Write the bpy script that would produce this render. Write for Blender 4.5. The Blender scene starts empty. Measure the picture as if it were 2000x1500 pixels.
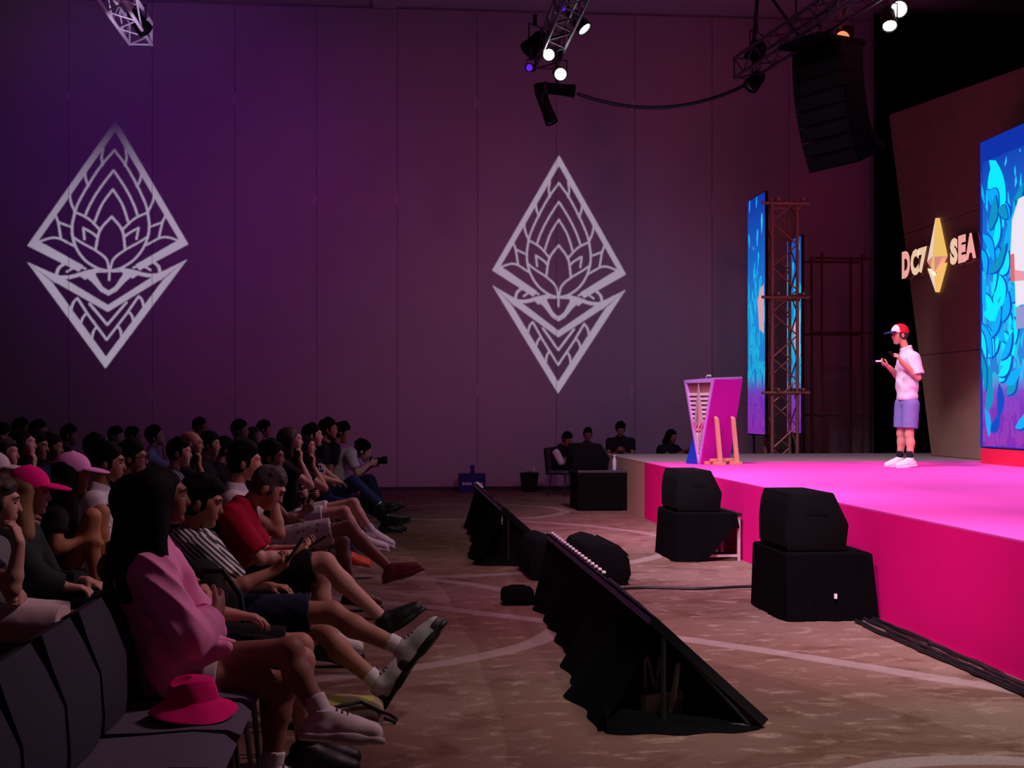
import bpy, bmesh, math, random
import numpy as np
from mathutils import Vector, Matrix

random.seed(7)
scene = bpy.context.scene
COL = scene.collection
PI = math.pi

# ------------------------------------------------------------------ camera
FOC = 2600.0                      # focal length in pixels of the 2000 px wide frame
EYE = 1.55                        # camera height
YAW = math.atan(236 / FOC)        # camera turned towards the stage
SN, CS = math.sin(YAW), math.cos(YAW)
cam_data = bpy.data.cameras.new('camera')
cam_data.sensor_width = 36.0
cam_data.lens = 36.0 * FOC / 2000.0
cam_data.shift_y = 50 / 2000.0
cam_data.clip_end = 200
cam = bpy.data.objects.new('camera', cam_data)
COL.objects.link(cam)
cam.location = (0, 0, EYE)
cam.rotation_euler = (PI / 2, 0, -YAW)
scene.camera = cam

# ------------------------------------------------------------------ world, colour, large lights
world = bpy.data.worlds.new('world')
scene.world = world
world.use_nodes = True
bg = world.node_tree.nodes['Background']
bg.inputs['Color'].default_value = (0.62, 0.17, 0.36, 1)
bg.inputs['Strength'].default_value = 0.016
scene.view_settings.view_transform = 'Standard'
scene.view_settings.look = 'None'
scene.view_settings.gamma = 1.0
scene.view_settings.use_curve_mapping = False
scene.view_settings.exposure = 0.0


def lamp(name, kind, loc, target, power, color, size=0.15, angle=60, blend=0.8, shape=None):
    d = bpy.data.lights.new(name, kind)
    d.energy = power
    d.color = color
    if kind == 'SPOT':
        d.spot_size = math.radians(angle)
        d.spot_blend = blend
        d.shadow_soft_size = size
    elif kind == 'AREA':
        d.size = size
        if shape:
            d.shape = 'RECTANGLE'
            d.size, d.size_y = shape
    else:
        d.shadow_soft_size = size
    o = bpy.data.objects.new(name, d)
    COL.objects.link(o)
    o.location = loc
    v = Vector(target) - Vector(loc)
    o.rotation_euler = v.to_track_quat('-Z', 'Y').to_euler()
    return o


# wall washes
lamp('violet_wall_wash', 'SPOT', (-5.2, 17.0, 8.2), (-4.0, 25.6, 6.4), 300, (0.36, 0.0, 1.0), .3, 62, 1.0)
lamp('magenta_wall_wash', 'SPOT', (0.2, 13.0, 6.2), (0.2, 25.6, 2.9), 420, (1.0, 0.09, 0.55), .3, 60, 1.0)
lamp('mauve_wall_wash', 'SPOT', (3.5, 12.0, 6.4), (3.2, 25.6, 1.6), 330, (0.92, 0.50, 0.76), .3, 48, 1.0)
lamp('red_wall_wash', 'SPOT', (6.5, 15.0, 6.8), (5.4, 25.6, 4.4), 230, (1.0, 0.07, 0.06), .3, 62, 1.0)
# stage washes from the trusses over the stage
lamp('stage_front_wash', 'SPOT', (1.4, 10.5, 8.4), (5.6, 13.6, .8), 4200, (1.0, 0.72, 0.98), .25, 62, .9)
lamp('stage_far_wash', 'SPOT', (2.6, 15.0, 8.4), (5.4, 17.6, .8), 1900, (1.0, 0.70, 1.0), .25, 75, .9)
lamp('stage_near_wash', 'SPOT', (1.6, 5.5, 8.4), (5.4, 10.6, .8), 4600, (1.0, 0.74, 0.98), .25, 62, .9)
lamp('presenter_key', 'SPOT', (1.9, 13.6, 6.9), (6.55, 16.9, 2.0), 420, (0.92, 0.88, 1.0), .1, 16, .6)
lamp('presenter_red_fill', 'SPOT', (7.6, 12.5, 5.6), (6.6, 16.9, 1.6), 1500, (1.0, 0.05, 0.14), .2, 22, .7)
lamp('fascia_wash', 'SPOT', (.2, 11.5, 5.6), (3.6, 17.0, .4), 1600, (1.0, 0.10, 0.42), .08, 40, 1.0)
lamp('fascia_wash', 'SPOT', (-.2, 5.0, 5.4), (3.6, 10.4, .4), 1000, (1.0, 0.10, 0.42), .08, 58, 1.0)
# house light on floor and audience
lamp('floor_wash', 'SPOT', (3.2, 9.0, 8.0), (2.6, 15.8, 0), 800, (1.0, 0.84, 0.66), .3, 48, 1.0)
lamp('floor_wash', 'SPOT', (3.2, 3.0, 8.0), (2.9, 6.9, 0), 3000, (1.0, 0.93, 0.88), .3, 42, 1.0)
lamp('audience_wash', 'SPOT', (5.2, 14.0, 7.4), (-1.8, 11.0, .9), 900, (1.0, 0.56, 0.64), .35, 62, 1.0)
lamp('audience_wash', 'SPOT', (4.6, 7.0, 6.6), (-1.2, 6.0, .7), 720, (1.0, 0.58, 0.66), .35, 62, 1.0)


# ------------------------------------------------------------------ helpers
def at(px, py, Y):
    """point of the place seen at pixel (px, py), at row distance Y"""
    a, b = (px - 1000) / FOC, (800 - py) / FOC
    d = Vector((SN + a * CS, CS - a * SN, b))
    return Vector((0, 0, EYE)) + d * (Y / d.y)


def at_x(px, py, X):
    a, b = (px - 1000) / FOC, (800 - py) / FOC
    d = Vector((SN + a * CS, CS - a * SN, b))
    return Vector((0, 0, EYE)) + d * (X / d.x)


def at_z(px, py, z=0.0):
    a, b = (px - 1000) / FOC, (800 - py) / FOC
    d = Vector((SN + a * CS, CS - a * SN, b))
    return Vector((0, 0, EYE)) + d * ((z - EYE) / d.z)


MATS = {}


def mat(name, color=(.5, .5, .5), rough=.7, metal=0.0, emit=None, strength=0.0, spec=.3, noise=0.0, nscale=20.0, bump=0.0, bscale=200.0, sheen=0.0):
    if name in MATS:
        return MATS[name]
    m = bpy.data.materials.new(name)
    m.use_nodes = True
    nt = m.node_tree
    p = nt.nodes['Principled BSDF']
    p.inputs['Base Color'].default_value = (*color, 1)
    p.inputs['Roughness'].default_value = rough
    p.inputs['Metallic'].default_value = metal
    p.inputs['Specular IOR Level'].default_value = spec
    if sheen:
        p.inputs['Sheen Weight'].default_value = sheen
    if emit:
        p.inputs['Emission Color'].default_value = (*emit, 1)
        p.inputs['Emission Strength'].default_value = strength
    if noise:
        tc = nt.nodes.new('ShaderNodeTexCoord')
        n = nt.nodes.new('ShaderNodeTexNoise')
        n.inputs['Scale'].default_value = nscale
        n.inputs['Detail'].default_value = 4
        nt.links.new(tc.outputs['Object'], n.inputs['Vector'])
        r = nt.nodes.new('ShaderNodeMapRange')
        r.inputs['To Min'].default_value = 1 - noise
        r.inputs['To Max'].default_value = 1 + noise
        nt.links.new(n.outputs['Fac'], r.inputs['Value'])
        mx = nt.nodes.new('ShaderNodeMix')
        mx.data_type = 'RGBA'
        mx.blend_type = 'MULTIPLY'
        mx.inputs['Factor'].default_value = 1
        mx.inputs['A'].default_value = (*color, 1)
        nt.links.new(r.outputs['Result'], mx.inputs['B'])
        nt.links.new(mx.outputs['Result'], p.inputs['Base Color'])
    if bump:
        tc = nt.nodes.new('ShaderNodeTexCoord')
        n = nt.nodes.new('ShaderNodeTexNoise')
        n.inputs['Scale'].default_value = bscale
        nt.links.new(tc.outputs['Object'], n.inputs['Vector'])
        b = nt.nodes.new('ShaderNodeBump')
        b.inputs['Strength'].default_value = bump
        b.inputs['Distance'].default_value = .01
        nt.links.new(n.outputs['Fac'], b.inputs['Height'])
        nt.links.new(b.outputs['Normal'], p.inputs['Normal'])
    MATS[name] = m
    return m


def tag(o, label=None, cat=None, group=None, kind=None):
    if label:
        o['label'] = label
    if cat:
        o['category'] = cat
    if group:
        o['group'] = group
    if kind:
        o['kind'] = kind
    return o


def empty(name, loc=(0, 0, 0), rz=0.0, label=None, cat=None, group=None):
    o = bpy.data.objects.new(name, None)
    o.empty_display_size = .1
    COL.objects.link(o)
    o.location = loc
    o.rotation_euler = (0, 0, rz)
    return tag(o, label, cat, group)


def link(name, me, m=None, parent=None):
    o = bpy.data.objects.new(name, me)
    COL.objects.link(o)
    if m is not None:
        if isinstance(m, (list, tuple)):
            for x in m:
                me.materials.append(x)
        elif not me.materials:
            me.materials.append(m)
    if parent is not None:
        o.parent = parent
    return o


def fin(name, bm, m=None, parent=None, smooth=False, bevel=0.0, seg=2):
    if bevel:
        bmesh.ops.bevel(bm, geom=list(bm.edges), offset=bevel, segments=seg, affect='EDGES', profile=.5)
    bmesh.ops.recalc_face_normals(bm, faces=list(bm.faces))
    me = bpy.data.meshes.new(name)
    bm.to_mesh(me)
    bm.free()
    if smooth:
        me.polygons.foreach_set('use_smooth', [True] * len(me.polygons))
        me.set_sharp_from_angle(angle=math.radians(40))
    return link(name, me, m, parent)


def bx(bm, lo, hi, M=None):
    vs = [bm.verts.new((x, y, z)) for x in (lo[0], hi[0]) for y in (lo[1], hi[1]) for z in (lo[2], hi[2])]
    for f in ((0, 1, 3, 2), (4, 6, 7, 5), (0, 4, 5, 1), (2, 3, 7, 6), (0, 2, 6, 4), (1, 5, 7, 3)):
        bm.faces.new([vs[i] for i in f])
    if M is not None:
        bmesh.ops.transform(bm, matrix=M, verts=vs)
    return vs


def prism(bm, pts, vec):
    """polygon pts (3D list) extruded along vec"""
    v = Vector(vec)
    a = [bm.verts.new(p) for p in pts]
    b = [bm.verts.new(Vector(p) + v) for p in pts]
    bm.faces.new(a)
    bm.faces.new(list(reversed(b)))
    n = len(pts)
    for i in range(n):
        bm.faces.new((a[i], a[(i + 1) % n], b[(i + 1) % n], b[i]))


def tube(bm, pts, r, n=8, cap=True):
    pts = [Vector(p) for p in pts]
    rr = r if isinstance(r, (list, tuple)) else [r] * len(pts)
    rings = []
    up = Vector((0, 0, 1))
    for i, p in enumerate(pts):
        d = (pts[min(i + 1, len(pts) - 1)] - pts[max(i - 1, 0)]).normalized()
        u = up if abs(d.dot(up)) < .95 else Vector((1, 0, 0))
        s = d.cross(u).normalized()
        t = s.cross(d).normalized()
        rings.append([bm.verts.new(p + (s * math.cos(2 * PI * k / n) + t * math.sin(2 * PI * k / n)) * rr[i]) for k in range(n)])
    for a, b in zip(rings, rings[1:]):
        for k in range(n):
            bm.faces.new((a[k], a[(k + 1) % n], b[(k + 1) % n], b[k]))
    if cap:
        bm.faces.new(list(reversed(rings[0])))
        bm.faces.new(rings[-1])


def lathe(bm, prof, n=16, M=None):
    """profile of (radius, z) turned about z"""
    rings = []
    vs = []
    for r, z in prof:
        ring = [bm.verts.new((max(r, 1e-4) * math.cos(2 * PI * k / n), max(r, 1e-4) * math.sin(2 * PI * k / n), z)) for k in range(n)]
        rings.append(ring)
        vs += ring
    for a, b in zip(rings, rings[1:]):
        for k in range(n):
            bm.faces.new((a[k], a[(k + 1) % n], b[(k + 1) % n], b[k]))
    bm.faces.new(list(reversed(rings[0])))
    bm.faces.new(rings[-1])
    if M is not None:
        bmesh.ops.transform(bm, matrix=M, verts=vs)


def aim(loc, d):
    """matrix that puts local +z along d at loc"""
    return Matrix.Translation(loc) @ Vector(d).to_track_quat('Z', 'Y').to_matrix().to_4x4()


def box_obj(name, lo, hi, m, parent=None, bevel=0.0):
    bm = bmesh.new()
    bx(bm, lo, hi)
    return fin(name, bm, m, parent, bevel=bevel)


def tube_obj(name, pts, r, m, parent=None, n=8):
    bm = bmesh.new()
    tube(bm, pts, r, n)
    return fin(name, bm, m, parent, smooth=True)


# common materials
BLACK = mat('matte_black', (.0032, .0030, .0034), .8, spec=.08, bump=.1, bscale=300)
CLOTH_BLACK = mat('black_drape', (.0026, .0025, .0032), .95, spec=.03, noise=.3, nscale=15)
METAL = mat('truss_metal', (.42, .40, .42), .35, .9)
DARK_METAL = mat('dark_metal', (.03, .03, .035), .45, .7)
PLASTIC = mat('black_plastic', (.012, .012, .014), .4)


# ------------------------------------------------------------------ the room
YW = 25.6       # end wall
ZC = 9.28       # ceiling
wall_m = mat('wall_fabric', (.40, .36, .38), .9, noise=.06, nscale=1.5, bump=.15, bscale=90)
seam_m = mat('wall_seam', (.30, .27, .285), .9)
ceil_m = mat('ceiling_paint', (.45, .42, .44), .9, noise=.08, nscale=2)

wb = box_obj('wall_back', (-14.0, YW + .03, 0), (16.0, YW + .25, ZC), seam_m)
tag(wb, kind='structure')
pw = 1.535
pan_bm = bmesh.new()
bx(pan_bm, (0, -.03, .05), (pw - .006, .0, ZC - .05))
bmesh.ops.bevel(pan_bm, geom=list(pan_bm.edges), offset=.006, segments=1, affect='EDGES')
pan_me = bpy.data.meshes.new('wall_panel')
pan_bm.to_mesh(pan_me)
pan_bm.free()
for k in range(19):
    o = link('wall_panel', pan_me, wall_m, wb)
    o.location = (-6.02 + pw * (k - 5), YW + .03, 0)
# little fabric tabs on the seams
tab_bm = bmesh.new()
prism(tab_bm, [(-.07, 0, -.16), (.05, 0, .02), (-.06, 0, .16)], (0, .012, 0))
tab_me = bpy.data.meshes.new('seam_tab')
tab_bm.to_mesh(tab_me)
tab_bm.free()
tab_m = mat('seam_tab_fabric', (.46, .415, .435), .85)
for px, py in ((617, 388), (770, 390), (932, 203), (936, 762), (1236, 765), (135, 190), (455, 195), (296, 772), (450, 768), (1395, 400), (1238, 205)):
    o = link('seam_tab', tab_me, tab_m, wb)
    o.location = at(px, py, YW - .014)
    if px in (770, 455, 450):
        o.scale = (-1, 1, 1)
sk = box_obj('baseboard_back', (-14, YW - .025, 0), (16, YW - .001, .07), mat('dark_skirting', (.05, .03, .04), .6))
tag(sk, kind='structure')
ce = box_obj('ceiling', (-14.0, -3.0, ZC), (16.0, YW + .25, ZC + .2), ceil_m)
tag(ce, kind='structure')
so = box_obj('trim_1', (-.35, YW - 3.0, ZC - .055), (.12, YW - .02, ZC - .001), ceil_m)
tag(so, kind='structure')
wr = box_obj('wall_right', (15.8, -3.0, 0), (16.0, YW + .03, ZC), mat('dark_side_wall', (.05, .045, .05), .9))
tag(wr, kind='structure')


def carpet_material():
    m = bpy.data.materials.new('patterned_carpet')
    m.use_nodes = True
    nt = m.node_tree
    N, L = nt.nodes.new, nt.links.new
    p = nt.nodes['Principled BSDF']
    p.inputs['Roughness'].default_value = .95
    p.inputs['Specular IOR Level'].default_value = .1
    geo = N('ShaderNodeNewGeometry')

    def noise(scale, detail=4, vec=None, rough=.6, dist=0.0):
        n = N('ShaderNodeTexNoise')
        n.inputs['Scale'].default_value = scale
        n.inputs['Detail'].default_value = detail
        n.inputs['Roughness'].default_value = rough
        n.inputs['Distortion'].default_value = dist
        L(vec if vec is not None else geo.outputs['Position'], n.inputs['Vector'])
        return n

    def mapping(scale):
        q = N('ShaderNodeMapping')
        q.inputs['Scale'].default_value = scale
        L(geo.outputs['Position'], q.inputs['Vector'])
        return q.outputs['Vector']

    def mix(a, b, f):
        x = N('ShaderNodeMix')
        x.data_type = 'RGBA'
        for nm, v in (('A', a), ('B', b)):
            if isinstance(v, tuple):
                x.inputs[nm].default_value = (*v, 1)
            else:
                L(v, x.inputs[nm])
        if isinstance(f, float):
            x.inputs['Factor'].default_value = f
        else:
            L(f, x.inputs['Factor'])
        return x.outputs['Result']

    def rng(v, a, b, c=0.0, d=1.0):
        r = N('ShaderNodeMapRange')
        r.interpolation_type = 'SMOOTHSTEP'
        for nm, q in (('From Min', a), ('From Max', b), ('To Min', c), ('To Max', d)):
            r.inputs[nm].default_value = q
        L(v, r.inputs['Value'])
        return r.outputs['Result']
    # long shallow arcs woven into the carpet: (three floor points, ribbon half width, field change)
    sepp = N('ShaderNodeSeparateXYZ')
    wob = noise(.5, 2)
    wv = N('ShaderNodeVectorMath')
    wv.operation = 'MULTIPLY_ADD'
    L(wob.outputs['Color'], wv.inputs[0])
    wv.inputs[1].default_value = (.25, .25, 0)
    L(geo.outputs['Position'], wv.inputs[2])

    def circle(pts):
        (ax, ay), (bx_, by), (cx, cy) = pts
        dd = 2 * (ax * (by - cy) + bx_ * (cy - ay) + cx * (ay - by))
        ux = ((ax * ax + ay * ay) * (by - cy) + (bx_ * bx_ + by * by) * (cy - ay) + (cx * cx + cy * cy) * (ay - by)) / dd
        uy = ((ax * ax + ay * ay) * (cx - bx_) + (bx_ * bx_ + by * by) * (ax - cx) + (cx * cx + cy * cy) * (bx_ - ax)) / dd
        return ux, uy, math.hypot(ax - ux, ay - uy)
    field = mix((.21, .125, .092), (.29, .20, .16), rng(noise(.35, 2).outputs['Fac'], .4, .6))
    ribs = []
    for px3, hw_, dark in (
            (((600, 1330), (850, 1300), (1080, 1235)), .10, .0), (((700, 1150), (900, 1185), (1100, 1225)), .06, .45),
            (((1255, 1235), (1600, 1285), (1990, 1350)), .10, .0),
            (((1640, 1212), (1800, 1310), (2000, 1450)), .02, .15), (((1050, 1020), (1180, 1030), (1300, 1052)), .10, .0),
            (((760, 1010), (900, 985), (1060, 990)), .10, .0), (((880, 1180), (940, 1300), (990, 1440)), .02, -.5),
            (((1300, 1180), (1400, 1220), (1560, 1240)), .02, .16), (((1690, 1500), (1800, 1482), (1900, 1478)), .09, .0)):
        pts3 = []
        for qx, qy in px3:
            a_, b_ = (qx - 1000) / FOC, (800 - qy) / FOC
            k_ = -EYE / b_
            pts3.append(((SN + a_ * CS) * k_, (CS - a_ * SN) * k_))
        ux, uy, rad = circle(pts3)
        rad = min(rad, 400)
        ds = N('ShaderNodeVectorMath')
        ds.operation = 'DISTANCE'
        fl2 = N('ShaderNodeVectorMath')
        fl2.operation = 'MULTIPLY'
        fl2.inputs[1].default_value = (1, 1, 0)
        L(wv.outputs['Vector'], fl2.inputs[0])
        L(fl2.outputs['Vector'], ds.inputs[0])
        ds.inputs[1].default_value = (ux + .12, uy + .12, 0)
        su = N('ShaderNodeMath')
        su.operation = 'SUBTRACT'
        L(ds.outputs['Value'], su.inputs[0])
        su.inputs[1].default_value = rad
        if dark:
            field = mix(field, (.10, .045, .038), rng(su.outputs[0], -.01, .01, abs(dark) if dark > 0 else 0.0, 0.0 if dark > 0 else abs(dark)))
        ab = N('ShaderNodeMath')
        ab.operation = 'ABSOLUTE'
        L(su.outputs[0], ab.inputs[0])
        if not dark:
            ribs.append(rng(ab.outputs[0], hw_, hw_ * .7))
    rib = ribs[0]
    for q in ribs[1:]:
        mxx = N('ShaderNodeMath')
        mxx.operation = 'MAXIMUM'
        L(rib, mxx.inputs[0])
        L(q, mxx.inputs[1])
        rib = mxx.outputs[0]
    # marbled streaks running across the aisle
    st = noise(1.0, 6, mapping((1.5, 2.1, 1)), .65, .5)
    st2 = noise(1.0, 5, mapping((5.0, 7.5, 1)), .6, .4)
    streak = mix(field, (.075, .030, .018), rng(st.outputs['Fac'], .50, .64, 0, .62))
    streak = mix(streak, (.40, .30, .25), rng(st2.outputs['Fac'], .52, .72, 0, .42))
    half = N('ShaderNodeMath')
    half.operation = 'MULTIPLY'
    half.inputs[1].default_value = .45
    L(rib, half.inputs[0])
    col = mix(streak, (.36, .285, .285), half.outputs[0])
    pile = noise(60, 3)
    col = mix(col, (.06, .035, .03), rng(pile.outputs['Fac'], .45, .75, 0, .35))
    L(col, p.inputs['Base Color'])
    b = N('ShaderNodeBump')
    b.inputs['Strength'].default_value = .3
    b.inputs['Distance'].default_value = .01
    L(pile.outputs['Fac'], b.inputs['Height'])
    L(b.outputs['Normal'], p.inputs['Normal'])
    return m


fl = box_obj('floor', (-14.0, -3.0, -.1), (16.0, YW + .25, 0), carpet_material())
tag(fl, kind='structure')
# black drape behind the stage
def pleated(name, x0, x1, y, z0, z1, m, parent=None, amp=.06, wave=.28):
    bm = bmesh.new()
    n = max(8, int((x1 - x0) / wave * 8))
    top, bot, topb, botb = [], [], [], []
    for i in range(n + 1):
        x = x0 + (x1 - x0) * i / n
        yy = y + amp * math.sin(2 * PI * (x - x0) / wave + .6 * math.sin(x * 3.1))
        top.append(bm.verts.new((x, yy, z1)))
        bot.append(bm.verts.new((x, yy * 1.0 + .02 * math.sin(x * 9), z0)))
        topb.append(bm.verts.new((x, yy + .02, z1)))
        botb.append(bm.verts.new((x, yy + .02, z0)))
    for i in range(n):
        bm.faces.new((top[i], bot[i], bot[i + 1], top[i + 1]))
        bm.faces.new((topb[i + 1], botb[i + 1], botb[i], topb[i]))
    return fin(name, bm, m, parent, smooth=True)


d = pleated('stage_drape', 9.15, 15.2, 24.6, .0, 9.1, CLOTH_BLACK)
tag(d, 'tall black pleated drape hanging behind the stage set', 'drape')

# ------------------------------------------------------------------ the stage
SX, SH = 3.6, .80
SY0, SY1, SYP = -1.0, 22.3, 18.75
pink_top = mat('pink_stage_carpet', (.80, .085, .48), .9, spec=.15, noise=.05, nscale=8, bump=.2, bscale=160)
pink_face = mat('pink_fascia_fabric', (.90, .004, .25), .9, spec=.1, noise=.05, nscale=4)
khaki = mat('khaki_stage_carpet', (.56, .52, .30), .95, spec=.1, noise=.08, nscale=10)
grey_top = mat('grey_stage_deck', (.30, .26, .25), .9, spec=.1, noise=.08, nscale=6)
st = empty('stage', (SX, SY0, 0), 0, 'long raised stage with hot pink carpet and matching fascia', 'stage')
box_obj('platform', (.02, .02, 0), (9.0, SY1 - SY0, SH - .012), mat('stage_core', (.05, .05, .05), .9), st)
box_obj('carpet', (0, 0, SH - .012), (9.0, SYP - SY0, SH), pink_top, st)
box_obj('fascia', (0, 0, .0), (.02, SYP - SY0, SH - .012), pink_face, st)
o = box_obj('bare_deck', (0, SYP - SY0, SH - .012), (9.0, SY1 - SY0, SH - .001), grey_top, st)
o = box_obj('bare_fascia', (0, SYP - SY0, .0), (.02, SY1 - SY0, SH - .012), khaki, st)
o['label'] = 'khaki end of the stage fascia'

# ------------------------------------------------------------------ stage set: wooden wing, sign, LED screen
wood = mat('brown_set_plywood', (.30, .19, .12), .7, noise=.18, nscale=3, bump=.05, bscale=40)
WX = 8.75
wing = empty('set_wing', (WX, 20.0, SH), 0, 'tall slanted brown plywood wing beside the stage screen', 'stage set')


def wing_panel(name, pts, x=WX, th=.06):
    bm = bmesh.new()
    prism(bm, [(x - wing.location.x, y - wing.location.y, z - wing.location.z) for y, z in pts], (th, 0, 0))
    return fin(name, bm, wood, wing, bevel=.006, seg=1)


def wing_left(z):     # slanted outer edge
    return 20.95 + (22.8 - 20.95) * (z - SH) / (6.75 - SH)


zb = [SH, 2.45, 4.4]
g = .004
for a, b in ((SH, 2.45), (2.45, 4.55)):
    wing_panel('plywood_panel', [(17.2, a + g), (wing_left(a) - g, a + g), (wing_left(b) - g, b - g), (17.2, b - g)])
wing_panel('plywood_panel', [(17.2, 4.55 + g), (wing_left(4.55), 4.55 + g), (22.8, 6.75), (17.2, 6.26)])
wing_panel('plywood_panel', [(9.0, SH), (17.2 - g, SH), (17.2 - g, 6.26), (9.0, 5.55)])
# sign letters
cream = mat('lit_letter_cream', (.95, .78, .55), .5, emit=(1.0, .72, .45), strength=.75)
pinkl = mat('lit_letter_pink', (.95, .55, .55), .5, emit=(1.0, .48, .42), strength=.75)
edge_m = mat('letter_edge_brown', (.22, .09, .05), .6)
c0 = at_x(1833, 500, WX - .02)
sign = empty('logo_sign', (c0.x, c0.y, c0.z), 0, 'lit DC7 SEA letters and golden diamond emblem on the wooden wing', 'sign')


def letter_mesh(ch, size, depth):
    cu = bpy.data.curves.new('t', 'FONT')
    cu.body = ch
    cu.size = size
    cu.extrude = depth
    cu.offset = size * .07
    cu.resolution_u = 3
    ob = bpy.data.objects.new('t', cu)
    COL.objects.link(ob)
    dg = bpy.context.evaluated_depsgraph_get()
    me = bpy.data.meshes.new_from_object(ob.evaluated_get(dg))
    COL.objects.unlink(ob)
    bpy.data.objects.remove(ob)
    return me


def put_letter(ch, px0, px1, pyb, pyt, m):
    """letter standing on the wing between the given image columns"""
    a, b = at_x(px0, pyb, WX - .10), at_x(px1, pyb, WX - .10)
    me = letter_mesh(ch, 1.0, .05)
    co = np.empty(len(me.vertices) * 3, 'f')
    me.vertices.foreach_get('co', co)
    co = co.reshape(-1, 3)
    mn, mx = co.min(0), co.max(0)
    w, h = a.y - b.y, (at_x((px0 + px1) / 2, pyt, WX - .10).z - at_x((px0 + px1) / 2, pyb, WX - .10).z)
    out = np.empty_like(co)
    # font x runs along -Y, font y along Z, font depth along -X
    out[:, 1] = a.y - (co[:, 0] - mn[0]) / (mx[0] - mn[0]) * w
    out[:, 2] = at_x((px0 + px1) / 2, pyb, WX - .10).z + (co[:, 1] - mn[1]) / (mx[1] - mn[1]) * h
    out[:, 0] = WX - .055 - co[:, 2]
    out -= np.array(sign.location, 'f')
    me.vertices.foreach_set('co', out.ravel())
    me.materials.clear()
    me.materials.append(m)
    me.materials.append(edge_m)
    me.update()
    for p in me.polygons:
        p.material_index = 0 if abs(p.normal.x) > .9 else 1
    o = link('letter', me, None, sign)
    return o


put_letter('D', 1762, 1778, 543, 490, pinkl)
put_letter('C', 1779, 1795, 538, 487, cream)
put_letter('7', 1794, 1811, 533, 483, cream)
put_letter('S', 1856, 1871, 517, 465, cream)
put_letter('E', 1872, 1887, 513, 459, pinkl)
put_letter('A', 1886, 1907, 506, 455, pinkl)
gold = mat('gold_facet', (.95, .75, .25), .35, emit=(1.0, .66, .16), strength=.75)
rose = mat('rose_facet', (.95, .5, .45), .35, emit=(1.0, .42, .34), strength=.55)
pale = mat('pale_facet', (.95, .85, .8), .35, emit=(1.0, .80, .66), strength=.75)
dy = .44


def facet(pts, m, name='facet'):
    bm = bmesh.new()
    vs = [bm.verts.new(p) for p in pts]
    bs = [bm.verts.new((.02, p[1], p[2])) for p in pts]
    bm.faces.new(vs)
    n = len(vs)
    for i in range(n):
        bm.faces.new((vs[i], bs[i], bs[(i + 1) % n], vs[(i + 1) % n]))
    fin(name, bm, m, sign)


T = (-.05, .0, .61)
facet([T, (-.06, .31, -.06), (-.085, .03, .0)], pale)
facet([T, (-.085, .03, .0), (-.085, -.04, -.02)], gold)
facet([T, (-.085, -.04, -.02), (-.06, -.31, -.04)], gold)
facet([(-.06, .31, -.06), (-.06, .16, -.17), (-.085, .03, .0)], rose)
facet([(-.085, .03, .0), (-.06, .16, -.17), (-.065, 0, -.26), (-.085, -.04, -.02)], gold)
facet([(-.085, -.04, -.02), (-.065, 0, -.26), (-.06, -.16, -.15), (-.06, -.31, -.04)], rose)
facet([(-.06, .30, -.17), (-.05, 0, -.58), (-.07, 0, -.34)], pale)
facet([(-.07, 0, -.34), (-.05, 0, -.58), (-.06, -.30, -.14)], gold)


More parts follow.
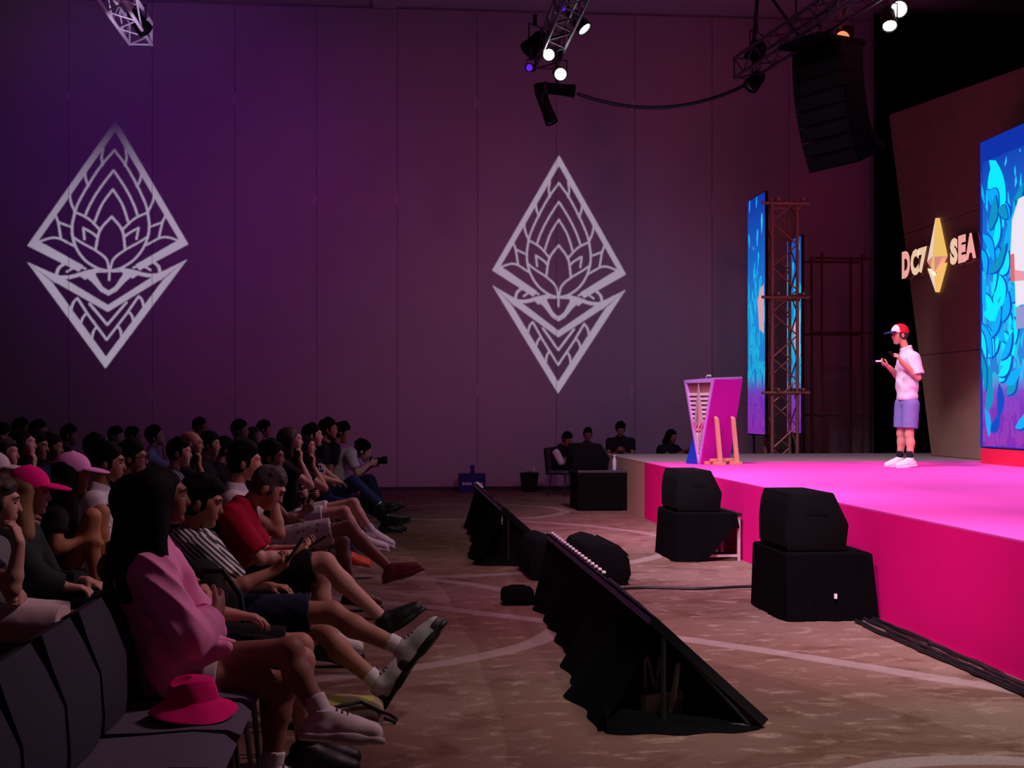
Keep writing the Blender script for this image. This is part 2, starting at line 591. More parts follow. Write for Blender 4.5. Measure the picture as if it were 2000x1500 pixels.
def screen_material(name, z0, z1, seed, power=1.0):
    m = bpy.data.materials.new(name)
    m.use_nodes = True
    nt = m.node_tree
    N, L = nt.nodes.new, nt.links.new
    p = nt.nodes['Principled BSDF']
    p.inputs['Base Color'].default_value = (.01, .01, .012, 1)
    p.inputs['Roughness'].default_value = .5
    geo = N('ShaderNodeNewGeometry')
    sep = N('ShaderNodeSeparateXYZ')
    L(geo.outputs['Position'], sep.inputs['Vector'])
    t = N('ShaderNodeMapRange')
    t.inputs['From Min'].default_value = z0
    t.inputs['From Max'].default_value = z1
    L(sep.outputs['Z'], t.inputs['Value'])
    ramp = N('ShaderNodeValToRGB')
    cr = ramp.color_ramp
    stops = [(0.0, (.20, .012, .45)), (.16, (.18, .03, .50)), (.22, (.01, .18, .60)), (.5, (.004, .30, .80)), (.68, (.002, .16, .70)), (1.0, (.002, .035, .42))]
    cr.elements[0].position, cr.elements[0].color = stops[0][0], (*stops[0][1], 1)
    cr.elements[1].position, cr.elements[1].color = stops[-1][0], (*stops[-1][1], 1)
    for q, c in stops[1:-1]:
        e = cr.elements.new(q)
        e.color = (*c, 1)
    L(t.outputs['Result'], ramp.inputs['Fac'])
    mp = N('ShaderNodeMapping')
    mp.inputs['Location'].default_value = (seed, seed * 1.7, 0)
    mp.inputs['Scale'].default_value = (1, 3.2, 1.1)
    mp.inputs['Rotation'].default_value = (.5, 0, 0)
    L(geo.outputs['Position'], mp.inputs['Vector'])
    vo = N('ShaderNodeTexVoronoi')
    vo.inputs['Scale'].default_value = 3.4
    L(mp.outputs['Vector'], vo.inputs['Vector'])
    ve = N('ShaderNodeTexVoronoi')
    ve.feature = 'DISTANCE_TO_EDGE'
    ve.inputs['Scale'].default_value = 3.4
    L(mp.outputs['Vector'], ve.inputs['Vector'])
    se = N('ShaderNodeSeparateColor')
    L(vo.outputs['Color'], se.inputs['Color'])
    # leaves are thick low down and thin out to the top
    th = N('ShaderNodeMapRange')
    th.inputs['From Min'].default_value = .2
    th.inputs['From Max'].default_value = .95
    th.inputs['To Min'].default_value = .22
    th.inputs['To Max'].default_value = .97
    L(t.outputs['Result'], th.inputs['Value'])
    gt = N('ShaderNodeMath')
    gt.operation = 'GREATER_THAN'
    L(se.outputs['Red'], gt.inputs[0])
    L(th.outputs['Result'], gt.inputs[1])
    ed = N('ShaderNodeMath')
    ed.operation = 'GREATER_THAN'
    L(ve.outputs['Distance'], ed.inputs[0])
    ed.inputs[1].default_value = .05
    mu = N('ShaderNodeMath')
    mu.operation = 'MULTIPLY'
    L(gt.outputs[0], mu.inputs[0])
    L(ed.outputs[0], mu.inputs[1])
    leaf = N('ShaderNodeValToRGB')
    cl = leaf.color_ramp
    cl.elements[0].position, cl.elements[0].color = 0.0, (.30, .03, .42, 1)
    cl.elements[1].position, cl.elements[1].color = 1.0, (.01, .60, .95, 1)
    e = cl.elements.new(.19)
    e.color = (.22, .05, .55, 1)
    e = cl.elements.new(.25)
    e.color = (.01, .50, .85, 1)
    L(t.outputs['Result'], leaf.inputs['Fac'])
    mx = N('ShaderNodeMix')
    mx.data_type = 'RGBA'
    L(mu.outputs[0], mx.inputs['Factor'])
    L(ramp.outputs['Color'], mx.inputs['A'])
    L(leaf.outputs['Color'], mx.inputs['B'])
    L(mx.outputs['Result'], p.inputs['Emission Color'])
    p.inputs['Emission Strength'].default_value = power
    return m


# main LED screen, standing in front of the wing
LX, LY1 = 8.2, 17.92
scr = empty('led_screen', (LX, 13.0, SH), 0, 'large LED screen showing a blue jungle at the back of the stage', 'screen')
z0, z1 = 1.02, 5.28
box_obj('cabinet', (0, 9.2 - 13.0, z0 - SH), (.12, LY1 - 13.0, z1 - SH), BLACK, scr, bevel=.005)
box_obj('display', (-.012, 9.25 - 13.0, z0 - SH + .01), (0, LY1 - 13.0 - .01, z1 - SH - .01), mat('led_border_blue', (0, 0, 0), .5, emit=(.002, .03, .40), strength=1.0), scr)
pm = screen_material('jungle_picture', 1.0, 5.2, 3.1, 1.0)
# picture field inside the deep blue border
box_obj('picture', (-.02, 9.4 - 13.0, z0 - SH + .03), (-.012, LY1 - 13.0 - .10, z1 - SH - .30), pm, scr)
cyan = mat('leaf_cyan', (0, 0, 0), .5, emit=(.0, .82, 1.0), strength=1.0)
azure = mat('leaf_azure', (0, 0, 0), .5, emit=(.0, .42, .95), strength=1.0)
teal = mat('leaf_teal', (0, 0, 0), .5, emit=(.0, .30, .55), strength=1.0)
deep = mat('leaf_deep', (0, 0, 0), .5, emit=(.0, .07, .55), strength=1.0)


def leaf_graphic(y, z, ang, ln, wd, m, x=-.024, vein=True):
    bm = bmesh.new()
    n = 8
    L_, R_ = [], []
    for i in range(n + 1):
        t = i / n
        w = wd * math.sin(PI * min(1, t * .96 + .02)) ** .8
        b = .10 * ln * math.sin(PI * t)
        cx, cz = t * ln, b
        for s, arr in ((1, L_), (-1, R_)):
            a, c = cx, cz + s * w
            arr.append((x, min(LY1 - 13.0 - .10, y + a * math.cos(ang) - c * math.sin(ang)), min(z1 - SH - .31, max(z0 - SH + .03, z + a * math.sin(ang) + c * math.cos(ang)))))
    prism(bm, L_ + R_[::-1], (.004, 0, 0))
    o = fin('leaf_graphic', bm, m, scr)
    return o


rl = random.Random(5)
oy, oz = 13.0, SH
for i, (yy, zz, an, ln, wd, m) in enumerate([
        (17.55, 4.35, 1.75, .60, .22, cyan), (17.20, 4.00, 1.2, 1.1, .15, cyan), (17.70, 3.6, 1.9, .55, .10, cyan),
        (17.25, 3.35, 2.0, .9, .2, azure), (17.5, 3.0, 2.2, .55, .10, cyan), (17.75, 2.9, 1.3, .6, .09, azure),
        (17.45, 2.75, 2.7, .35, .07, cyan), (17.45, 2.75, 2.2, .4, .07, cyan), (17.45, 2.75, 1.6, .4, .07, cyan), (17.45, 2.75, 1.0, .4, .07, cyan), (17.45, 2.75, .4, .35, .07, cyan),
        (17.15, 2.5, .3, .5, .09, azure), (17.1, 2.35, .75, .6, .08, azure), (17.25, 2.15, 2.6, .5, .08, cyan), (17.2, 1.95, 2.9, .55, .09, azure), (17.2, 1.9, 2.1, .5, .09, teal),
        (17.55, 1.75, 1.2, .5, .10, teal), (17.7, 1.5, 1.9, .5, .10, teal), (17.3, 1.45, 1.6, .45, .09, deep), (17.6, 1.18, 1.3, .4, .07, azure)]):
    leaf_graphic(yy - oy, zz - oz, an, ln, wd, m, -.024 - .0006 * i)
for i in range(46):
    yy, zz = rl.uniform(16.65, 17.72), rl.uniform(1.15, 4.45)
    an, ln, wd = rl.uniform(.5, 2.6), rl.uniform(.28, .62), rl.uniform(.05, .11)
    m = rl.choice((cyan, azure, cyan, azure, teal)) if zz > 1.9 else rl.choice((teal, azure, deep, teal))
    xx = -.0245 - .0004 * i
    leaf_graphic(yy - oy - .02, zz - oz - .015, an, ln + .03, wd + .016, deep, xx)
    leaf_graphic(yy - oy, zz - oz, an, ln, wd, m, xx - .0002)
for i in range(60):
    yy, zz = rl.uniform(9.7, 16.5), rl.uniform(1.3, 4.6)
    leaf_graphic(yy - oy, zz - oz, rl.uniform(.4, 2.7), rl.uniform(.35, .7), rl.uniform(.06, .16), rl.choice((cyan, azure, teal, deep)), -.024 - .0003 * i)
# the presenter's picture on the screen: torso edge in white, arm, shorts
for nm, pts, m in (('figure_shirt', [(16.88, 4.05), (16.7, 4.3), (16.2, 4.35), (16.1, 2.95), (16.78, 2.9), (16.82, 3.6), (16.93, 3.6)], mat('figure_white', (0, 0, 0), .5, emit=(.85, .78, .92), strength=1)),
                   ('figure_arm', [(16.93, 3.6), (16.82, 3.6), (16.78, 3.38), (16.5, 3.33), (16.5, 3.22), (16.92, 3.24)], mat('figure_skin', (0, 0, 0), .5, emit=(.75, .14, .16), strength=1)),
                   ('figure_shorts', [(16.78, 2.88), (16.2, 2.93), (16.2, 2.62), (16.76, 2.6)], mat('figure_denim', (0, 0, 0), .5, emit=(.30, .32, .62), strength=1))):
    bm = bmesh.new()
    prism(bm, [(-.05, y - oy, z - oz) for y, z in pts], (.004, 0, 0))
    fin(nm, bm, m, scr)
o = box_obj('plinth', (0.0, 9.0 - 13.0, 0), (.14, LY1 - 13.0, z0 - SH - .005), mat('red_plinth', (.72, .01, .06), .8), scr)

# ------------------------------------------------------------------ LED columns and scaffold tower at the far end of the stage
pmc = screen_material('column_picture', 1.12, 5.25, 1.3, .85)
flare = mat('sunrise_glow_picture', (0, 0, 0), .5, emit=(.85, .42, .50), strength=.8)


def led_column(x, ya, yb, zb_, zt, label):
    e = empty('led_column', (x, (ya + yb) / 2, 0), 0, label, 'screen', 'LED columns by the scaffold tower')
    h = (yb - ya) / 2
    box_obj('cabinet', (0, -h, zb_ - .02), (.05, h, zt + .02), BLACK, e)
    n = 8
    for k in range(n):
        a, b = zb_ + (zt - zb_) * k / n, zb_ + (zt - zb_) * (k + 1) / n
        box_obj('led_tile', (-.015, -h + .02, a + .001), (0, h - .02, b - .001), pmc, e)
    for s in (-1, 1):
        tube_obj('stand_leg', [(.10, s * h * .8, 0), (.07, s * h * .8, zb_)], .02, DARK_METAL, e)
    zf = zb_ + (zt - zb_) * .62
    bm = bmesh.new()
    prism(bm, [(-.022, -h + .03, zf), (-.022, -h + .03, zf - .85), (-.022, -h + .3, zf - .75), (-.022, -h + .42, zf - .25), (-.022, -h + .22, zf - .05)], (.005, 0, 0))
    fin('sunrise_graphic', bm, flare, e)
    return e


led_column(6.42, 22.45, 23.55, 1.12, 5.30, 'tall blue LED column nearest the lectern')
led_column(7.45, 23.7, 24.55, 1.12, 4.72, 'shorter LED column seen through the scaffold tower')
tw = empty('scaffold_tower', (6.75, 22.62, 0), 0, 'rusty scaffold truss tower between the two LED columns', 'truss')
rust = mat('rusty_tube', (.40, .20, .15), .5, .5)
hw = .22
for sx in (-1, 1):
    for sy in (-1, 1):
        tube_obj('upright', [(sx * hw, sy * hw, 0), (sx * hw, sy * hw, 5.18)], .03, rust, tw)
for side in range(4):
    bm = bmesh.new()
    c = [(-hw, -hw), (hw, -hw), (hw, hw), (-hw, hw)]
    a, b = c[side], c[(side + 1) % 4]
    for k in range(13):
        p, q = (a, b) if k % 2 == 0 else (b, a)
        tube(bm, [(p[0], p[1], .1 + k * .39), (q[0], q[1], .1 + (k + 1) * .39)], .014, 6)
    fin('lacing', bm, rust, tw, smooth=True)
for z in (5.1, 3.48, 1.84):
    for sy in (-1, 1):
        tube_obj('cross_tube', [(-.42 if sy < 0 else -.17, sy * (hw + .05), z), (.42, sy * (hw + .05), z)], .026, rust, tw)
    for x_ in (-.165, .27):
        tube_obj('cross_tube', [(x_, -.42, z + .055), (x_, .55, z + .055)], .026, rust, tw)
rust_shaded = mat('shaded_rusty_tube', (.10, .045, .035), .7, .2)  # darker copy of the rust, backstage dimness put into the colour
rk = empty('backstage_scaffold', (8.1, 23.6, 0), 0, 'dim scaffold rack in the dark behind the tower', 'scaffold')
for sx, sy in ((-.3, 0), (.45, 0), (-.3, .6), (.45, .6)):
    tube_obj('upright', [(sx, sy, 0), (sx, sy, 4.4)], .024, rust_shaded, rk)
for z in (1.45, 2.95, 4.3):
    for sy in (0, .6):
        tube_obj('ledger_tube', [(-.45, sy - .03, z), (.6, sy - .03, z)], .022, rust_shaded, rk)

# ------------------------------------------------------------------ lectern
lp = at_z(1366, 907, SH)
lec = empty('lectern', (lp.x, lp.y + .0, SH), math.radians(-67), 'angular magenta and blue lectern with slatted diamond front', 'lectern')
mag = mat('magenta_panel', (.52, .004, .40), .6)
lil = mat('lilac_edge', (.55, .36, .80), .5)
blu = mat('blue_panel', (.008, .07, .62), .6)
timber = mat('raw_timber', (.62, .36, .20), .7, noise=.15, nscale=12)
W_, D_, LH = .31, .48, 1.16
th = .03


def slab(name, pts, vec, m, parent=lec, bevel=.003):
    bm = bmesh.new()
    prism(bm, pts, vec)
    return fin(name, bm, m, parent, bevel=bevel, seg=1)


# local: x across the front, -y towards the audience
slab('side_panel', [(0, 0, 0), (th, 0, 0), (W_ + th, 0, LH), (W_, 0, LH)], (0, D_, 0), mag)
slab('side_panel', [(0, 0, .02), (-th, 0, .02), (-W_ - th, 0, LH), (-W_, 0, LH)], (0, D_, 0), lil)
slab('foot_panel', [(-.36, .06, 0), (-.33, .06, 0), (-.06, .06, .55), (-.09, .06, .55)], (0, D_ - .14, 0), blu)
slab('foot_front', [(-.35, .02, .0), (-.03, .02, .0), (-.13, .02, .47)], (0, .03, 0), blu)
slab('desk_top', [(-W_ - .02, -.01, LH - .03), (W_ + .02, -.01, LH - .03), (W_ + .02, D_, LH + .01), (-W_ - .02, D_, LH + .01)], (0, 0, .03), mat('lectern_desk', (.35, .2, .5), .5))
for s in (-1, 1):
    slab('front_edge', [(s * .012, -.02, 0), (s * (W_ + .03), -.02, LH), (s * (W_ - .015), -.02, LH), (s * .0, -.02, .07)], (0, .03, 0), lil)
slab('front_edge', [(-W_, -.02, LH - .045), (W_, -.02, LH - .045), (W_, -.02, LH), (-W_, -.02, LH)], (0, .03, 0), lil)
slab('back_board', [(0, .03, .05), (W_ - .01, .03, LH - .04), (-W_ + .01, .03, LH - .04)], (0, .015, 0), mat('tan_board', (.42, .28, .20), .7))
slat_m = mat('white_slat', (.85, .80, .85), .5)
n = 15
for k in range(n):
    z = .10 + k * (LH - .26) / n
    w = W_ * (z + .02) / LH - .02
    if w > .012:
        slab('slat', [(-w, -.005, z), (w, -.005, z), (w + .008, -.005, z + .034), (-w - .008, -.005, z + .034)], (0, .03, 0), slat_m)
pg, pr, pp = mat('emblem_sage', (.45, .48, .44), .5), mat('emblem_peach', (.75, .42, .34), .5), mat('emblem_pink', (.75, .18, .45), .5)
for pts, m in (([(0, LH - .05), (-.10, .58), (0, .50)], pg), ([(0, LH - .05), (.10, .58), (0, .50)], mat('emblem_grey', (.55, .52, .50), .5)),
               ([(0, .92), (-.045, .62), (0, .42)], mat('emblem_cream', (.70, .58, .48), .5)), ([(0, .92), (.045, .62), (0, .42)], pr),
               ([(-.13, .62), (-.04, .48), (-.05, .44), (-.13, .55)], pp), ([(.13, .62), (.04, .48), (.05, .44), (.13, .55)], pp),
               ([(-.105, .50), (0, .38), (0, .16)], mat('emblem_silver', (.66, .64, .68), .5)), ([(.105, .50), (0, .38), (0, .16)], pg)):
    dy_ = -.022 if m in (pr, pp) else -.018
    slab('emblem_facet', [(x, dy_, z) for x, z in pts], (0, .01, 0), m, bevel=0)
# timber props behind the magenta side
for y in (.08, .36):
    slab('timber_prop', [(.22, y, .66), (.27, y, .62), (.36, y, .03), (.31, y, .03)], (0, .05, 0), timber)
for y in (.05, .33):
    slab('timber_foot', [(.04, y, 0), (.46, y, 0), (.46, y, .045), (.04, y, .045)], (0, .05, 0), timber)
slab('timber_foot', [(.20, .02, .045), (.25, .02, .045), (.25, .02, .085), (.20, .02, .085)], (0, .46, 0), timber)
bm = bmesh.new()
tube(bm, [(.02, .1, LH + .03), (.10, .06, LH + .055), (.2, .04, LH + .05)], .012, 8)
fin('reading_light', bm, mat('white_plastic', (.8, .8, .85), .4), lec, smooth=True)

# ------------------------------------------------------------------ front-fill speakers on draped stands
grille = mat('speaker_grille', (.0045, .0045, .005), .8, spec=.08, bump=.5, bscale=500)


def speaker(loc, rz, w, dpt, h, label, pitch=0.0, name='loudspeaker'):
    """front looks along local -x, profile in x-z, extruded along y"""
    e = empty(name, loc, rz, label, 'loudspeaker', 'loudspeakers along the stage front')
    e.rotation_euler = (0, pitch, rz)
    prof = [(-dpt * .48, 0), (dpt * .47, 0), (dpt * .52, h * .45), (dpt * .27, h), (-dpt * .42, h), (-dpt * .47, h * .82), (-dpt * .50, h * .5), (-dpt * .50, h * .2)]
    bm = bmesh.new()
    prism(bm, [(x, -w / 2, z) for x, z in prof], (0, w, 0))
    fin('cabinet', bm, BLACK, e, bevel=.012, seg=2, smooth=True)
    bm = bmesh.new()
    prism(bm, [(-dpt * .40, -w / 2 + .025, .03), (-dpt * .40, -w / 2 + .025, h - .03), (-dpt * .45, -w / 2 + .025, h - .03), (-dpt * .49, -w / 2 + .025, h * .8), (-dpt * .515, -w / 2 + .025, h * .5), (-dpt * .515, -w / 2 + .025, .03)], (0, w - .05, 0))
    fin('grille', bm, grille, e, bevel=.006, seg=1)
    for s in (-1, 1):
        bm = bmesh.new()
        bx(bm, (-.08, s * (w / 2 - .002) - .006, h * .62), (.08, s * (w / 2 - .002) + .006, h * .70))
        fin('handle_recess', bm, BLACK, e)
    bm = bmesh.new()
    bx(bm, (dpt * .44, -.08, .05), (dpt * .52, .08, .17))
    fin('connector_plate', bm, DARK_METAL, e, bevel=.003, seg=1)
    return e


def drape_box(name, lo, hi, label, cat, flare_=.04, seed=1, group=None, hem=None):
    """cloth thrown over a box: top, wavy skirt widening downwards"""
    r = random.Random(seed)
    x0, y0, _ = lo
    x1, y1, zt = hi
    cx, cy = (x0 + x1) / 2, (y0 + y1) / 2
    e = empty(name, (cx, cy, 0), 0, label, cat, group)
    per = []
    m_ = 22
    for i in range(m_):
        per.append((x0 + (x1 - x0) * i / m_, y0, 0, -1))
    for i in range(m_):
        per.append((x1, y0 + (y1 - y0) * i / m_, 1, 0))
    for i in range(m_):
        per.append((x1 - (x1 - x0) * i / m_, y1, 0, 1))
    for i in range(m_):
        per.append((x0, y1 - (y1 - y0) * i / m_, -1, 0))
    bm = bmesh.new()
    rings = []
    ph = [r.uniform(0, 6) for _ in range(4)]
    nz = 8
    for k in range(nz + 1):
        t = k / nz
        ring = []
        for i, (x, y, nx, ny) in enumerate(per):
            s = i / len(per) * 2 * PI
            wob = (.5 * math.sin(9 * s + ph[0]) + .35 * math.sin(17 * s + ph[1]) + .3 * math.sin(29 * s + ph[2]))
            out = flare_ * t + .022 * wob * t - (.02 if k == 0 else 0)
            dx, dy_ = x - cx, y - cy
            ln = math.hypot(dx / (x1 - x0), dy_ / (y1 - y0)) + 1e-6
            zb_ = .005 if hem is None else hem(x, y)
            z = zt - (zt - zb_) * max(0, (t - .08)) / .92 if k else zt
            if k == 1:
                z = zt - .015
            ring.append(bm.verts.new((x - cx + nx * out + .01 * wob * t, y - cy + ny * out, z)))
        rings.append(ring)
    for a, b in zip(rings, rings[1:]):
        for i in range(len(per)):
            j = (i + 1) % len(per)
            bm.faces.new((a[i], b[i], b[j], a[j]))
    bm.faces.new(rings[0])
    fin('drape_cloth', bm, CLOTH_BLACK, e, smooth=True)
    return e


# near stand
dc_ = drape_box('draped_case', (2.88, 9.52, 0), (3.52, 10.42, .50), 'black draped case carrying the nearest front-fill loudspeaker', 'case', .03, 2, 'draped speaker stands')
speaker((3.13, 9.94, .505), 0, .72, .47, .43, 'nearest black loudspeaker on a draped case before the pink stage')
box_obj('white_glint', (.02, -.515, .17), (.04, -.50, .205), mat('white_glint', (.8, .8, .8), .5), dc_)  # small pale box painting a white glint on the drape
# middle stand: low table partly covered
tb = empty('side_table', (3.24, 13.8, 0), 0, 'low table with pale metal legs under a black cloth', 'table')
box_obj('table_top', (-.34, -.44, .46), (.34, .44, .49), DARK_METAL, tb)
legm = mat('pale_leg', (.55, .45, .48), .4, .4)
for sx in (-1, 1):
    for sy in (-1, 1):
        box_obj('leg', (sx * .31 - .015, sy * .41 - .015, 0), (sx * .31 + .015, sy * .41 + .015, .46), legm, tb)
for sy in (-1, 1):
    box_obj('foot_rail', (-.31, sy * .41 - .012, .04), (.31, sy * .41 + .012, .065), legm, tb)
tc_ = drape_box('table_cloth', (2.89, 13.34, 0), (3.52, 14.26, .50), 'black cloth hanging askew over the middle speaker table', 'tablecloth', .03, 5, 'draped speaker stands',
                hem=lambda x, y: .005 if x < 3.2 else min(.34, .005 + (x - 3.2) * 1.25))
speaker((3.14, 13.78, .505), 0, .74, .47, .42, 'middle black loudspeaker on a cloth-covered side table')
# far case
fc = empty('flight_case', (3.22, 20.6, 0), 0, 'black flight case on the floor at the far stage corner', 'case')
box_obj('case_body', (-.38, -.46, .02), (.38, .46, .57), BLACK, fc, bevel=.012)
box_obj('case_lid', (-.385, -.465, .575), (.385, .465, .62), mat('case_lid_grey', (.05, .05, .055), .4), fc, bevel=.01)
for sx in (-1, 1):
    for sy in (-1, 1):
        box_obj('corner_foot', (sx * .34 - .03, sy * .42 - .03, 0), (sx * .34 + .03, sy * .42 + .03, .02), DARK_METAL, fc)
speaker((3.05, 20.6, .625), 0, .78, .56, .40, 'far black loudspeaker tilted on the flight case', pitch=.0)
wb_ = empty('water_bottle', (3.42, 20.25, .622), 0, 'clear water bottle standing on the flight case', 'bottle')
bm = bmesh.new()
lathe(bm, [(.03, 0), (.032, .05), (.032, .15), (.014, .19), (.013, .21)], 12)
fin('bottle_body', bm, mat('bottle_plastic', (.55, .6, .65), .15, spec=.6), wb_, smooth=True)
bm = bmesh.new()
lathe(bm, [(.015, .21), (.015, .232)], 12)
fin('bottle_cap', bm, mat('bottle_cap_white', (.8, .8, .8), .4), wb_)

# ------------------------------------------------------------------ tilted LED confidence monitors on the floor
stud = mat('stud_highlight', (.75, .72, .76), .4)  # pale colour paints white highlights on the cabinet tops
glossy = mat('glossy_black', (.006, .006, .008), .18, spec=.5)


def floor_monitor(y0, y1, xh, xl, zh, label, studs, seed):
    e = empty('floor_monitor', ((xh + xl) / 2, (y0 + y1) / 2, 0), 0, label, 'monitor', 'tilted floor monitors before the stage')
    ox, oy_ = e.location.x, e.location.y
    n = round((y1 - y0) / .5)
    nrm = Vector((zh - .05, 0, xl - xh)).normalized()      # normal of the tilted face, up and to the stage
    for k in range(n):
        a, b = y0 + (y1 - y0) * k / n - oy_, y0 + (y1 - y0) * (k + 1) / n - oy_
        bm = bmesh.new()
        H_, L_ = Vector((xh - ox, 0, zh)), Vector((xl - ox, 0, .05))
        t = -nrm * .055
        jog = .006 * ((k * 7) % 3 - 1)
        pts = [H_ + nrm * jog, L_ + nrm * jog, L_ + t, H_ + t]
        prism(bm, [(p.x, a + .004, p.z) for p in pts], (0, b - a - .008, 0))
        fin('led_tile', bm, glossy, e, bevel=.004, seg=1)
    # triangular support frames
    for k in range(n + 1):
        yy = y0 + (y1 - y0) * k / n - oy_
        yy = min(max(yy, y0 - oy_ + .02), y1 - oy_ - .02)
        bm = bmesh.new()
        p0, p1, p2 = (xh + .04 - ox, yy, zh - .07), (xl - .10 - ox, yy, .015), (xh + .04 - ox, yy, .015)
        tube(bm, [p0, p1], .014, 6)
        tube(bm, [p1, p2], .014, 6)
        tube(bm, [p2, p0], .014, 6)
        fin('support_frame', bm, DARK_METAL, e, smooth=True)
    # drape from the high edge to the floor on the audience side
    bm = bmesh.new()
    r = random.Random(seed)
    nn, nz = 70, 7
    ph = [r.uniform(0, 6) for _ in range(3)]
    rows = []
    for i in range(nn + 1):
        t = i / nn
        yy = y0 + (y1 - y0) * t - oy_
        wob = .6 * math.sin(34 * t + ph[0]) + .4 * math.sin(61 * t + ph[1])
        rr = []
        for k in range(nz + 1):
            s = k / nz
            out = (.13 + .045 * wob) * s ** 1.2 + .16 * s * s * math.exp(-((t - .15) / .25) ** 2)
            rr.append((xh - .015 - out - ox, yy + .03 * s * wob, (zh - .01) * (1 - s) + .004))
        rows.append(rr)
    front = [[bm.verts.new(p) for p in rr] for rr in rows]
    back = [[bm.verts.new((p[0] + .012, p[1], p[2])) for p in rr] for rr in rows]
    for A, sgn in ((front, 1), (back, -1)):
        for i in range(nn):
            for k in range(nz):
                q = (A[i][k], A[i + 1][k], A[i + 1][k + 1], A[i][k + 1])
                bm.faces.new(q if sgn > 0 else q[::-1])
    fin('skirt_drape', bm, CLOTH_BLACK, e, smooth=True)
    # bottom flap folded out on the near end
    bm = bmesh.new()
    pts = []
    for i in range(15):
        t = i / 14
        pts.append((xh - .24 + (xl - xh + .19) * t - ox, y0 - .03 - .05 * math.sin(PI * t) - .02 * math.sin(17 * t) - oy_, .004))
    up = [(x + .0, y0 + .05 - oy_, .02 + .09 * (1 - i / 14)) for i, (x, y, z) in enumerate(pts)]
    va, vb = [bm.verts.new(p) for p in pts], [bm.verts.new(p) for p in up]
    for i in range(14):
        bm.faces.new((va[i], va[i + 1], vb[i + 1], vb[i]))
    vc = [bm.verts.new((p[0], p[1] + .012, p[2])) for p in up]
    for i in range(14):
        bm.faces.new((vb[i], vb[i + 1], vc[i + 1], vc[i]))
    fin('end_flap', bm, CLOTH_BLACK, e, smooth=True)
    # added black panel painting the darkness under the tilted tiles
    bm = bmesh.new()
    rec = .55 if studs > 10 else .06
    prism(bm, [(xh - .10 - ox, y0 + rec - oy_, .004), (xl - .06 - ox, y0 + rec - oy_, .004), (xh + .03 - ox, y0 + rec - oy_, zh - .07)], (0, .012, 0))
    fin('end_dark_panel', bm, CLOTH_BLACK, e)
    me = None
    for k in range(studs):
        yy = y1 - .12 - k * .15 - oy_
        if me is None:
            b2 = bmesh.new()
            bx(b2, (-.012, -.012, -.006), (.012, .012, .012))
            bmesh.ops.bevel(b2, geom=list(b2.edges), offset=.004, segments=1, affect='EDGES')
            me = bpy.data.meshes.new('edge_highlight_stud')
            b2.to_mesh(me)
            b2.free()
        o = link('edge_highlight_stud', me, stud, e)
        o.location = (xh - ox + .004, yy, zh + .008)
    return e


floor_monitor(6.32, 10.6, 1.27, 1.83, .56, 'nearest long tilted LED floor monitor with black skirt', 18, 3)
floor_monitor(13.2, 17.6, 1.12, 1.72, .58, 'farther long tilted LED floor monitor with black skirt', 8, 8)
# pale junk added to paint glints under the near monitor's open end
cb = empty('glint_box', (1.36, 6.62, 0), .5, 'added pale box painting a glint under the near floor monitor', 'power strip')
box_obj('glint_box_body', (-.12, -.025, .0), (.12, .025, .13), mat('glint_box_grey', (.55, .55, .53), .3), cb, bevel=.006)
for k in range(3):
    box_obj('socket', (-.09 + k * .06, -.018, .13), (-.05 + k * .06, .018, .134), PLASTIC, cb)
pts = []
for i in range(60):
    t = i / 59
    pts.append((1.36 + .06 * math.sin(9 * t) - .04 * t, 6.46 + .32 * t + .05 * math.cos(14 * t), .02 + .14 * (1 + math.sin(20 * t - 1.57))))
cab = tube_obj('loose_cable', pts, .009, mat('cable_glint_grey', (.40, .40, .40), .25))  # pale cable colour stands for reflections glinting on it
tag(cab, 'tangled cable under the near floor monitor', 'cable')


def wedge(loc, rz, label, w=1.1, sx=1.0):
    """rounded stage wedge: drum-shaped profile across, long along the row"""
    e = empty('stage_wedge', loc, rz, label, 'loudspeaker', 'wedges between the floor monitors')
    prof = [(-.19, 0), (.19, 0), (.23, .10), (.21, .24), (.11, .34), (-.02, .38), (-.14, .34), (-.21, .22), (-.22, .10)]
    bm = bmesh.new()
    prism(bm, [(x * sx, -w / 2, z) for x, z in prof], (0, w, 0))
    fin('cabinet', bm, BLACK, e, bevel=.018, seg=2, smooth=True)
    bm = bmesh.new()
    prism(bm, [(.200 * sx, -w / 2 + .05, .25), (.115 * sx, -w / 2 + .05, .335), (.125 * sx, -w / 2 + .05, .35), (.215 * sx, -w / 2 + .05, .265)], (0, w - .1, 0))
    fin('grille', bm, grille, e)
    return e


wedge((1.86, 12.15, 0), math.radians(2), 'long rounded black stage wedge nearest the near floor monitor', 1.15)
wedge((1.42, 12.45, 0), math.radians(2), 'smaller rounded black stage wedge behind the first one', .95, .85)
bg_ = empty('equipment_pouch', (1.0, 10.55, 0), 0, 'small black pouch on the carpet by the monitor skirt', 'pouch')
bm = bmesh.new()
bx(bm, (-.13, -.10, 0), (.13, .10, .14))
fin('pouch_body', bm, CLOTH_BLACK, bg_, bevel=.045, seg=4, smooth=True)
bm = bmesh.new()
tube(bm, [(-.08, 0, .13), (-.05, 0, .148), (.05, 0, .148), (.08, 0, .13)], .01, 6)
fin('pouch_handle', bm, CLOTH_BLACK, bg_, smooth=True)

